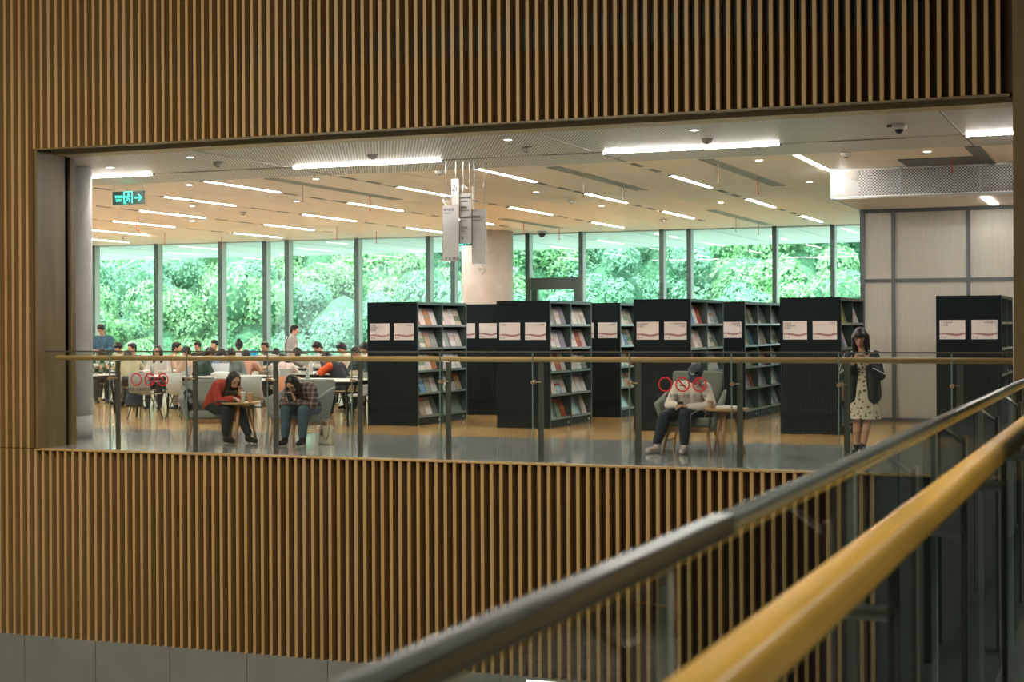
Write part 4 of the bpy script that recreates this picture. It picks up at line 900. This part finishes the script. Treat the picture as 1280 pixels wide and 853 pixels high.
# ------------------------------------------------------------------ reading tables, chairs and readers
def work_table(x0_, x1_, y0_, y1_, label):
    t = empty('reading_table', ((x0_+x1_)/2, (y0_+y1_)/2, 0), 0, label, 'table', 'long white reading tables'); W = (x1_-x0_)/2; D = (y1_-y0_)/2
    MB().box(-W, W, -D, D, 0.715, 0.735).build('table_top', mat('table_white', (0.62, 0.61, 0.58), 0.35), t); MB().box(-W+0.02, W-0.02, -D+0.02, D-0.02, 0.66, 0.714).build('apron', BLKM, t)
    for sx in (-1, 1):
        for sy in (-1, 1): MB().tube([(sx*(W-0.12), sy*(D-0.1), 0.66), (sx*(W-0.06), sy*(D-0.06), 0)], 0.022, 8).build('leg', BLKM, t)
    return t
TB = [(-20.6, -18.05, 23.9, 25.0, 'white reading table at the far left, beside the pale column'), (-17.0, -14.7, 23.9, 25.0, 'white reading table behind the woman in red, second from the left'), (-13.9, -11.9, 22.6, 23.7, 'white reading table with drinks just behind the armchairs'),
      (-15.0, -12.9, 25.9, 27.0, 'white reading table left of the leftmost bookcase, where the white-haired shirts sit'), (-19.6, -17.2, 26.8, 27.9, 'white reading table in the middle of the crowd at the left'), (-18.4, -15.6, 30.0, 31.1, 'rearmost white reading table below the windows'), (-13.0, -11.95, 24.6, 25.6, 'small white table end showing at the edge of the leftmost bookcase')]
TB[3] = TB[3][:4]+('white reading table left of the leftmost bookcase, between two men in white shirts',)
for a in TB: work_table(*a)

SHELL = mat('white_shell', (0.50, 0.50, 0.46), 0.45); BEIGE = mat('beige_shell', (0.50, 0.40, 0.24), 0.5); GSH = mat('grey_shell', (0.30, 0.31, 0.28), 0.5)
def shell_chair(low=False):
    t = empty('reading_chair', (0, 0, 0))        # faces +Y
    mb = MB(); n = 8; pr = [(-0.22, 0.82), (-0.225, 0.62), (-0.20, 0.50), (-0.14, 0.445), (0.0, 0.435), (0.14, 0.44), (0.20, 0.43)]
    if low: pr = [(-0.22, 0.64), (-0.225, 0.56)]+pr[2:]
    for y, z in pr:
        for j in range(n+1):
            s = -1+2*j/n; w_ = 0.215 if z < 0.6 else 0.20; cup_ = 0.03*s*s
            mb.v.append((s*w_, y+(cup_ if z > 0.47 else 0), z+(cup_*0.7 if z < 0.5 else 0)))
    for k in range(len(pr)-1):
        for j in range(n): a = k*(n+1)+j; mb.f.append((a, a+1, a+n+2, a+n+1))
    o = mb.build('seat_shell', SHELL, t, smooth=True); so2 = o.modifiers.new('solid', 'SOLIDIFY'); so2.thickness = 0.016
    for sx in (-1, 1):
        for sy in (-1, 1): MB().tube([(sx*0.13, sy*0.10, 0.43), (sx*0.22, sy*0.23, 0.0)], 0.011, 6).build('leg', BLKM, t)
    MB().tube([(-0.16, -0.12, 0.32), (0.16, -0.12, 0.32)], 0.007, 5).tube([(-0.16, 0.12, 0.32), (0.16, 0.12, 0.32)], 0.007, 5).build('stretcher', BLKM, t)
    return t
chair_low = shell_chair(True); chair0 = shell_chair(); chair_used = [False]
def place_chair(x, y, rz, label, m=None):
    c = chair0 if not chair_used[0] else copy_tree(chair0)
    chair_used[0] = True
    c.location = (x, y, 0); c.rotation_euler = (0, 0, rz); tag(c, label, 'chair', 'shell chairs at the reading tables')
    if m:
        for k in bpy.data.objects:
            if k.parent == c and k.name.startswith('seat_shell'): recolour(k, m)
    return c
# source readers, one of each pose, then copies
J1 = dict(SEAT); J1.update(head=V(0, 0.24, 1.12), hf=(0, 0.8, -0.6))
J2 = dict(SEAT); J2.update(waist=V(0, 0.08, 0.64), chest=V(0, 0.20, 0.82), neck=V(0, 0.30, 0.93), head=V(0.0, 0.42, 1.00), hf=(0, 0.7, -0.7), shL=V(-0.18, 0.24, 0.88), shR=V(0.18, 0.24, 0.88), elL=V(-0.26, 0.36, 0.77), elR=V(0.26, 0.36, 0.77), wrL=V(-0.08, 0.50, 0.79), wrR=V(0.08, 0.50, 0.79))
J3 = dict(SEAT); J3.update(head=V(0, 0.14, 1.17), neck=V(0, 0.09, 1.02), chest=V(0, 0.05, 0.87), shL=V(-0.17, 0.06, 0.97), shR=V(0.17, 0.06, 0.97), hf=(0, 1, -0.15), elL=V(-0.24, 0.15, 0.74), elR=V(0.24, 0.15, 0.74))
SRC = {}
def clothes(nm, c): return mat('cloth_'+nm, c, 0.85, noise=0.1)
TROU = [mat('trousers_black', (0.02, 0.022, 0.026), 0.8), mat('trousers_khaki', (0.22, 0.20, 0.15), 0.8), mat('trousers_denim', (0.06, 0.09, 0.14), 0.8)]
def reader(px, py, hz, pose, face, hair, top, label, trous=0, chair=True, chm=None, dy=0.0, clabel=None):
    """px, py: where the head stands in the photograph; face: heading of the reader (0 = towards the windows)"""
    P = onz(px, py, hz); JJ = (J1, J2, J3)[pose]; hd = JJ['head']; c, s = math.cos(face), math.sin(face)
    sc = hz/hd.z if abs(hz/hd.z-1) < 0.04 else (1.04 if hz > hd.z else 0.96)
    loc = (P.x-(hd.x*c-hd.y*s)*sc, P.y-(hd.x*s+hd.y*c)*sc+dy, 0)
    key = (pose, hair)
    if key not in SRC:
        t, _ = person(loc, face, label, 'readers at the tables', JJ, top, TROU[trous], BLKM, hair, 0.019)
        SRC[key] = t
    else:
        t = copy_tree(SRC[key]); t.location = loc; t.rotation_euler = (0, 0, face); tag(t, label, 'person', 'readers at the tables')
    for k in [k for k in bpy.data.objects if k.parent == t]:
        if k.name.startswith('top'): recolour(k, top)
        if k.name.startswith('trousers'): recolour(k, TROU[trous])
    t.scale = (sc,)*3
    if chair: place_chair(loc[0]+0.02*s, loc[1]-0.02*c, face, clabel or ('shell chair under the '+label), chm)
    return t
checker = mat('cloth_checker', (0.5, 0.5, 0.45), 0.85); nt = checker.node_tree; ck = nt.nodes.new('ShaderNodeTexChecker'); ck.inputs['Scale'].default_value = 11; ck.inputs[1].default_value = (0.01, 0.12, 0.06, 1); ck.inputs[2].default_value = (0.6, 0.62, 0.56, 1)
tc = nt.nodes.new('ShaderNodeTexCoord'); nt.links.new(tc.outputs['Object'], ck.inputs[0]); nt.links.new(ck.outputs[0], nt.nodes['Principled BSDF'].inputs['Base Color'])
C = clothes
reader(127, 440, 1.10, 1, -2.2, 'short', checker, 'reader in green and white checked shirt beside the pale column', 0, True, GSH)
reader(148, 435, 1.17, 0, PI, 'short', C('cream', (0.55, 0.50, 0.38)), 'short-haired reader in cream top facing the barrier near the column', 1)
reader(165, 436, 1.17, 2, PI-0.3, 'short', C('charcoal', (0.05, 0.05, 0.06)), 'black-haired reader in dark top behind the khaki-shirted one', 0)
kh = reader(160, 446, 1.02, 1, 0.75, 'short', C('khaki', (0.42, 0.38, 0.24)), 'reader in loose khaki shirt leaning left, seen from behind', 1, False)
chair_low.location = kh.location; chair_low.rotation_euler = kh.rotation_euler; tag(chair_low, 'low-backed black shell chair under the khaki-shirted reader', 'chair', 'shell chairs at the reading tables')
recolour([k for k in bpy.data.objects if k.parent == chair_low and k.name.startswith('seat_shell')][0], PLAST)
reader(197, 440, 1.13, 2, PI+0.3, 'long', C('white_blouse', (0.62, 0.58, 0.55)), 'woman with long black hair and white blouse at the second table', 0)
reader(233, 441, 1.12, 0, 1.3, 'short', C('pink_shirt', (0.58, 0.40, 0.32)), 'man in dusty pink T-shirt seated in profile', 1)
reader(221, 435, 1.17, 2, -1.2, 'short', C('peach', (0.55, 0.38, 0.28)), 'reader half hidden behind the man in the pink T-shirt', 0)
reader(247, 434, 1.15, 2, PI, 'short', C('black_top', (0.02, 0.02, 0.025)), 'reader in black top behind the red-clad woman', 0)
reader(268, 432, 1.2, 2, PI+0.2, 'short', C('slate', (0.12, 0.14, 0.16)), 'reader far back in slate top below the third window pane', 0)
reader(262, 443, 1.12, 0, -0.6, 'short', C('dark_green', (0.03, 0.06, 0.05)), 'reader in dark green top bending away from the barrier', 0)
reader(277, 445, 1.05, 0, 0.9, 'long', C('light_blue', (0.22, 0.36, 0.55)), 'long-haired reader in light blue denim shirt', 2)
reader(299, 433, 1.2, 2, 0.4, 'bun', C('pale_grey', (0.50, 0.50, 0.50)), 'reader with hair bun and pale grey top in the rear row', 0)
reader(289, 444, 1.10, 0, PI+0.5, 'short', C('grey_green', (0.18, 0.22, 0.20)), 'reader in grey-green top between blue shirt and floral shirt', 0)
reader(307, 445, 1.05, 1, 0.25, 'short', C('floral_pink', (0.62, 0.32, 0.24)), 'reader in salmon floral shirt leaning on the table', 1)
reader(331, 435, 1.18, 2, PI+0.1, 'short', C('oatmeal', (0.50, 0.44, 0.38)), 'man in oatmeal jumper facing the barrier', 0)
reader(345, 442, 1.06, 1, 0.6, 'short', C('dark_blue', (0.03, 0.04, 0.07)), 'dark-haired reader bent low in a dark blue top', 0)
reader(371, 441, 1.06, 1, -0.5, 'long', C('grey_two', (0.25, 0.23, 0.22)), 'long-haired reader in grey cardigan bent over a book', 0)
reader(353, 450, 0.98, 1, 0.5, 'short', C('white_pink', (0.68, 0.55, 0.50)), 'reader in wide white shirt with rounded back, behind the checked-shirt woman', 1)
reader(397, 434, 1.18, 0, PI-0.6, 'short', C('white_shirt', (0.66, 0.64, 0.62)), 'balding man in white shirt looking right over a table', 0)
reader(427, 436, 1.15, 0, 1.6, 'short', C('white_tee', (0.70, 0.66, 0.56)), 'man in white and yellow T-shirt seated left of the first bookcase', 1)
reader(409, 449, 1.02, 1, 1.45, 'short', C('black_jacket', (0.03, 0.03, 0.035)), 'reader in black jacket with orange sleeves on a beige chair', 0, True, BEIGE, 0.0, 'beige shell chair with crossed black legs under the orange-sleeved reader')
reader(445, 441, 1.1, 0, PI-0.3, 'short', C('green_dark', (0.03, 0.05, 0.05)), 'dark-clad reader at the edge of the leftmost bookcase', 0)
reader(456, 436, 1.17, 0, 1.2, 'short', C('cream_two', (0.5, 0.42, 0.36)), 'reader in cream top half hidden by the leftmost bookcase', 1)
# orange sleeve
for o_ in [o for o in bpy.data.objects if o.get('label') == 'reader in black jacket with orange sleeves on a beige chair']:
    for q in (-1, 1): mb = MB(); capsule(mb, V(q*0.19, 0.24, 0.87), V(q*0.26, 0.36, 0.77), 0.078, 0.07); capsule(mb, V(q*0.26, 0.36, 0.77), V(q*0.12, 0.47, 0.785), 0.07, 0.055); blob('orange_sleeve', mb, mat('orange_sleeve', (0.75, 0.10, 0.02), 0.8), 0.018, o_)
# standing people at the back
JS = dict(hip=V(0, 0, 0.92), waist=V(0, 0.0, 1.07), chest=V(0, 0.02, 1.26), neck=V(0, 0.05, 1.43), head=V(0, 0.12, 1.57), hf=(0, 0.8, -0.6), shL=V(-0.18, 0.03, 1.37), shR=V(0.18, 0.03, 1.37), elL=V(-0.26, 0.05, 1.10), elR=V(0.26, 0.05, 1.10), wrL=V(-0.06, 0.26, 1.10), wrR=V(0.08, 0.26, 1.10),
          knL=V(-0.1, 0.02, 0.5), knR=V(0.1, 0.02, 0.5), anL=V(-0.1, 0, 0.09), anR=V(0.1, 0, 0.09), toL=V(-0.12, 0.15, 0.03), toR=V(0.12, 0.15, 0.03), hands=((0.8, 0.5, 0), (-0.8, 0.5, 0)))
p = ony(130, 412, 30.1)
person((p.x, 30.1, 0), PI+0.1, 'man in teal blue shirt standing at the far left, looking down at his hands', None, JS, C('teal_shirt', (0.035, 0.10, 0.15)), TROU[0], BLKM, 'short', 0.016, True, sleeve=0.6)
p2 = ony(363, 440, 33.2)
JS2 = dict(JS); JS2.update(head=V(0, 0.07, 1.53), hf=(0.4, 0.9, -0.2), wrL=V(-0.2, 0.25, 0.98), wrR=V(0.2, 0.25, 0.98))
tt, _ = person((-19.15, 33.4, 0), -0.9, 'person in grey jumper with cross-body strap standing by the window sill', None, JS2, C('grey_jumper', (0.33, 0.31, 0.30)), TROU[0], BLKM, 'short', 0.016)
MB().tube([V(0.14, -0.13, 1.38), V(0.0, -0.18, 1.2), V(-0.14, -0.155, 1.0)], 0.012, 5).build('bag_strap', WHITE, tt)

# things on and around the tables
def laptop(x, y, rz, label, m=None, z=0.736):
    t = empty('laptop', (x, y, z), rz, label, 'laptop'); m = m or mat('laptop_silver', (0.45, 0.46, 0.47), 0.35, 0.5)
    MB().box(-0.16, 0.16, -0.11, 0.11, 0, 0.014).build('keyboard_base', m, t)
    MB().hexa([(-0.16, 0.105, 0.014), (0.16, 0.105, 0.014), (0.16, 0.113, 0.014), (-0.16, 0.113, 0.014), (-0.16, 0.17, 0.22), (0.16, 0.17, 0.22), (0.16, 0.178, 0.22), (-0.16, 0.178, 0.22)]).build('screen_lid', m, t)
def bottle(x, y, m, label, h_=0.2, r=0.033, z=0.736):
    t = empty('bottle', (x, y, z), 0, label, 'bottle'); MB().lathe([(r, 0), (r, h_*0.72), (r*0.45, h_*0.86), (r*0.42, h_*0.92)], 14).build('bottle_body', m, t, smooth=True); MB().lathe([(r*0.5, h_*0.92), (r*0.5, h_)], 12).build('cap', WHITE, t)
def papers(x, y, rz, label, m=None, z=0.736, h_=0.02, w_=0.15):
    t = empty('book', (x, y, z), rz, label, 'book'); MB().box(-w_, w_, -0.11, 0.11, 0, h_).build('pages', WHITE, t); MB().box(-w_-0.004, w_+0.004, -0.114, 0.114, -0.0005, 0.003).build('cover', m or PAPER, t)
laptop(-18.3, 24.35, PI+0.2, 'open silver laptop on the far left table'); laptop(-17.9, 27.2, 0.1, 'grey laptop standing open behind the man in the pink T-shirt')
laptop(-14.2, 26.3, PI-0.3, 'open laptop between the two men in white shirts', PLAST); laptop(-15.5, 24.4, 0.3, 'silver laptop on the second reading table')
papers(-18.7, 24.05, 0.1, 'white open book at the front edge of the far left table'); papers(-13.1, 22.9, 0.1, 'open book on the table behind the armchairs'); papers(-12.5, 22.8, -0.2, 'white papers at the right of the table behind the armchairs')
papers(-15.2, 24.05, 0.05, 'stack of papers at the front edge of the second reading table', h_=0.05); papers(-13.5, 26.1, 0, 'notebook on the table of the white-shirted men')
papers(-16.3, 24.1, 0.4, 'loose white papers on the second reading table', h_=0.03)
bottle(-13.3, 22.75, mat('bottle_clear', (0.55, 0.56, 0.55), 0.15), 'clear water bottle left on the table behind the armchairs'); bottle(-12.75, 22.75, mat('can_grey', (0.42, 0.48, 0.44), 0.2), 'grey-green drinks bottle in the middle of the table behind the armchairs')
bottle(-14.5, 26.0, WHITE, 'tall white thermos bottle between the white-shirted men', 0.24, 0.04); bottle(-15.9, 24.05, mat('bottle_blue', (0.4, 0.45, 0.5), 0.2), 'pale bottle beside the blue-shirted reader')
bottle(-18.2, 30.3, mat('bottle_green', (0.02, 0.35, 0.2), 0.3), 'green-topped bottle on the rearmost table', 0.18, 0.05); bottle(-14.0, 26.05, mat('cup_green', (0.15, 0.40, 0.05), 0.3), 'lime green cup before the orange-sleeved reader', 0.13, 0.04)
bottle(-16.7, 24.1, mat('bottle_steel', (0.30, 0.33, 0.35), 0.3), 'steel flask on the second reading table')
# backpacks hung on chairs and floor
def backpack(x, y, z, rz, m, label, s=1.0):
    t = empty('backpack', (x, y, z), rz, label, 'backpack'); mb = MB(); [capsule(mb, (sx*0.09*s, 0, 0.09*s), (sx*0.07*s, 0, 0.33*s), 0.085*s, 0.07*s) for sx in (-1, 0, 1)]; [capsule(mb, (sx*0.07*s, -0.08*s, 0.07*s), (sx*0.06*s, -0.07*s, 0.18*s), 0.06*s, 0.05*s) for sx in (-1, 0, 1)]; blob('bag_body', mb, m, 0.014, t)
    MB().tube([(-0.04*s, 0.02, 0.43*s), (0, 0.0, 0.49*s), (0.04*s, 0.02, 0.43*s)], 0.007, 5).build('handle', m, t)
    return t
backpack(-16.55, 23.35, 0.20, 0, mat('bag_dark_blue', (0.015, 0.028, 0.04), 0.7), 'dark blue backpack hanging on a chair behind the khaki-shirted reader')
backpack(-12.25, 24.3, 0.02, 0, PLAST, 'black backpack on the floor by the leftmost bookcase')
backpack(-19.55, 32.3, 0.72, 0, mat('bag_cyan', (0.01, 0.35, 0.62), 0.6), 'bright blue bag on the shelf before the standing grey-clad person', 0.9)
tag(box('low_shelf', -20.6, -18.4, 32.1, 32.5, 0, 0.72, WHITE), 'white low shelf before the windows carrying the bright blue bag', 'shelf')
box_c = [(-20.9, 23.6, 0.3, 'white shell chair beside the pale column', SHELL), (-16.4, 23.45, 0.1, 'grey shell chair carrying the dark blue backpack', GSH), (-15.6, 23.45, -0.3, 'white shell chair in front of the second table', SHELL),
         (-13.3, 22.1, 0.0, 'black-framed shell chair behind the red-clad woman', GSH), (-12.4, 24.05, 2.9, 'shell chair behind the table with drinks', GSH), (-12.7, 22.15, 0.2, 'orange-backed shell chair behind the checked-shirt woman', mat('orange_shell', (0.62, 0.25, 0.13), 0.5))]
for x, y, rz, lab, m in box_c: place_chair(x, y, rz, lab, m)
t = empty('white_jacket', (-14.75, 23.55, 0.80), 0, 'white jacket draped over a chair back behind the red-clad woman', 'jacket')
mb = MB(); ellipsoid(mb, (0, -0.22, 0.0), (0.23, 0.05, 0.05)); ellipsoid(mb, (0.05, -0.25, -0.12), (0.20, 0.035, 0.16)); blob('cloth', mb, WHITE, 0.015, t)
place_chair(-14.75, 23.62, 0.0, 'shell chair under the draped white jacket', SHELL)

# armchair, table and plant on the walkway, seen only mirrored in the near glass
armchair((1.2, 8.2, 0), 1.9, 'grey armchair with oak legs on the walkway, mirrored in the near glass', GREYF2, 'walkway furniture')
pl = empty('potted_plant', (0.75, 10.2, 0), 0, 'leafy green potted plant on the walkway, mirrored in the near glass', 'plant')
MB().lathe([(0.14, 0), (0.19, 0.40), (0.17, 0.40), (0.16, 0.36)], 24).build('pot', WHITE, pl)
LEAF = mat('plant_leaf', (0.03, 0.13, 0.04), 0.4)
lm = MB(); lm.poly([(0, 0, 0), (0.05, 0.05, 0.02), (0.03, 0.14, 0.0), (0, 0.19, -0.03), (-0.03, 0.14, 0.0), (-0.05, 0.05, 0.02)]); leafme = lm.mesh('leaf', LEAF)
for k in range(60):
    o = link('leaf', leafme, pl, (random.uniform(-0.22, 0.22), random.uniform(-0.22, 0.22), random.uniform(0.42, 0.95))); o.rotation_euler = (random.uniform(-0.6, 0.8), random.uniform(-0.5, 0.5), random.uniform(0, 6.28)); s = random.uniform(0.8, 1.4); o.scale = (s, s, s)
MB().tube([(0, 0, 0.36), (0.05, 0, 0.7), (0.0, 0.05, 0.92)], 0.012, 6).tube([(0, 0, 0.36), (-0.1, 0.05, 0.8)], 0.010, 6).build('stem', LEAF, pl)

# ------------------------------------------------------------------ trees beyond the windows
def leafmat(name, c, ns=0.9):
    m = bpy.data.materials.new(name); m.use_nodes = True; nt = m.node_tree; b = nt.nodes['Principled BSDF']; b.inputs['Roughness'].default_value = 0.7
    tc = nt.nodes.new('ShaderNodeTexCoord'); n = nt.nodes.new('ShaderNodeTexNoise'); n.inputs['Scale'].default_value = ns; n.inputs['Detail'].default_value = 3; nt.links.new(tc.outputs['Object'], n.inputs['Vector'])
    r = nt.nodes.new('ShaderNodeValToRGB'); nt.links.new(n.outputs['Fac'], r.inputs[0]); r.color_ramp.elements[0].position = 0.35; r.color_ramp.elements[1].position = 0.68
    r.color_ramp.elements[0].color = (*[x*0.62 for x in c], 1); r.color_ramp.elements[1].color = (*[min(1, x*1.35) for x in c], 1); nt.links.new(r.outputs[0], b.inputs['Base Color'])
    tr = nt.nodes.new('ShaderNodeBsdfTranslucent'); nt.links.new(r.outputs[0], tr.inputs[0]); mx = nt.nodes.new('ShaderNodeMixShader'); mx.inputs[0].default_value = 0.22
    nt.links.new(b.outputs[0], mx.inputs[1]); nt.links.new(tr.outputs[0], mx.inputs[2]); nt.links.new(mx.outputs[0], nt.nodes['Material Output'].inputs[0]); return m
LM = [leafmat('leaf_fresh', (0.34, 0.60, 0.33)), leafmat('leaf_blue_green', (0.26, 0.50, 0.36)), leafmat('leaf_dark', (0.12, 0.30, 0.22))]
SHADED = leafmat('foliage_in_shade', (0.10, 0.27, 0.15), 9.0)  # dark crown cores: shade among the leaves put into their colour
def crown(seed, n=22000):
    rnd = random.Random(seed); lobes = []
    for k in range(26):
        a = rnd.uniform(0, 6.28); z = rnd.uniform(-3.2, 2.7); rr = 2.0*math.sqrt(max(0.05, 1-(max(z, -1.2)/3.2)**2))*rnd.uniform(0.35, 1.0)
        lobes.append((V(rr*math.cos(a), rr*math.sin(a), z), rnd.uniform(0.5, 1.0)))
    vs_, fs = [], []
    for i in range(n):
        c_, r_ = rnd.choice(lobes); d = V(rnd.gauss(0, 1), rnd.gauss(0, 1), rnd.gauss(0, 1)+0.35).normalized()
        p = c_+d*r_*rnd.uniform(0.90, 1.12); nn = (d+V(rnd.gauss(0, 0.33), rnd.gauss(0, 0.33), rnd.gauss(0, 0.33))).normalized(); a = nn.orthogonal().normalized(); b_ = nn.cross(a); t_ = rnd.uniform(0, 6.28)
        a, b_ = a*math.cos(t_)+b_*math.sin(t_), b_*math.cos(t_)-a*math.sin(t_); s = rnd.uniform(0.045, 0.095); j = len(vs_)
        vs_ += [tuple(p-a*s), tuple(p-b_*s*0.55), tuple(p+a*s), tuple(p+b_*s*0.55)]; fs.append((j, j+1, j+2, j+3))
    mb = MB()
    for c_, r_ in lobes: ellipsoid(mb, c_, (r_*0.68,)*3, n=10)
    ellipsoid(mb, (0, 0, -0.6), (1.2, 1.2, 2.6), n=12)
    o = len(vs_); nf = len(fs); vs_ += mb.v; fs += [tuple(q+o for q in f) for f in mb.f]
    me = bpy.data.meshes.new('crown'); me.from_pydata(vs_, [], fs); me.materials.append(LM[0]); me.materials.append(SHADED); me.update()
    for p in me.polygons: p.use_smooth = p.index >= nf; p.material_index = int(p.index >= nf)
    return me
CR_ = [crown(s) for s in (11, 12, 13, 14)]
trunk = MB().tube([(0, 0, -7.5), (0.1, 0, -4), (0, 0.1, 0)], [0.22, 0.17, 0.1], 8).mesh('trunk', mat('bark', (0.10, 0.08, 0.06), 0.9))
rnd = random.Random(5); names = ['light green', 'bluish mid green', 'dark green']
rowsT = [(53, 12, 0.6, [0, 1, 0]), (58.5, 12, 1.6, [0, 0, 1, 1]), (64.5, 12, 3.0, [0, 1, 0]), (72, 13, 4.4, [1, 2, 0]), (82, 14, 5.6, [2, 1, 2])]
ORD = 'first second third fourth fifth sixth seventh eighth ninth tenth eleventh twelfth thirteenth fourteenth'.split()
rown = ['front', 'second', 'middle', 'fourth', 'rearmost']
for ri, (Y, n, zc, kinds) in enumerate(rowsT):
    xa, xb = -0.90*Y, -0.10*Y
    for i in range(n):
        k = rnd.choice(kinds); x = xa+(xb-xa)*(i+rnd.uniform(0.2, 0.8))/n; sc = rnd.uniform(0.85, 1.2)*(1+0.1*ri)
        t = empty('tree', (x, Y+rnd.uniform(-1.8, 1.8), zc+rnd.uniform(-0.5, 0.5)-1.3), rnd.uniform(0, 6.28), f'{names[k]} tree beyond the windows, {ORD[i]} from the left in the {rown[ri]} row', 'tree', 'trees beyond the windows')
        t.scale = (sc, sc, sc*rnd.uniform(0.9, 1.1))
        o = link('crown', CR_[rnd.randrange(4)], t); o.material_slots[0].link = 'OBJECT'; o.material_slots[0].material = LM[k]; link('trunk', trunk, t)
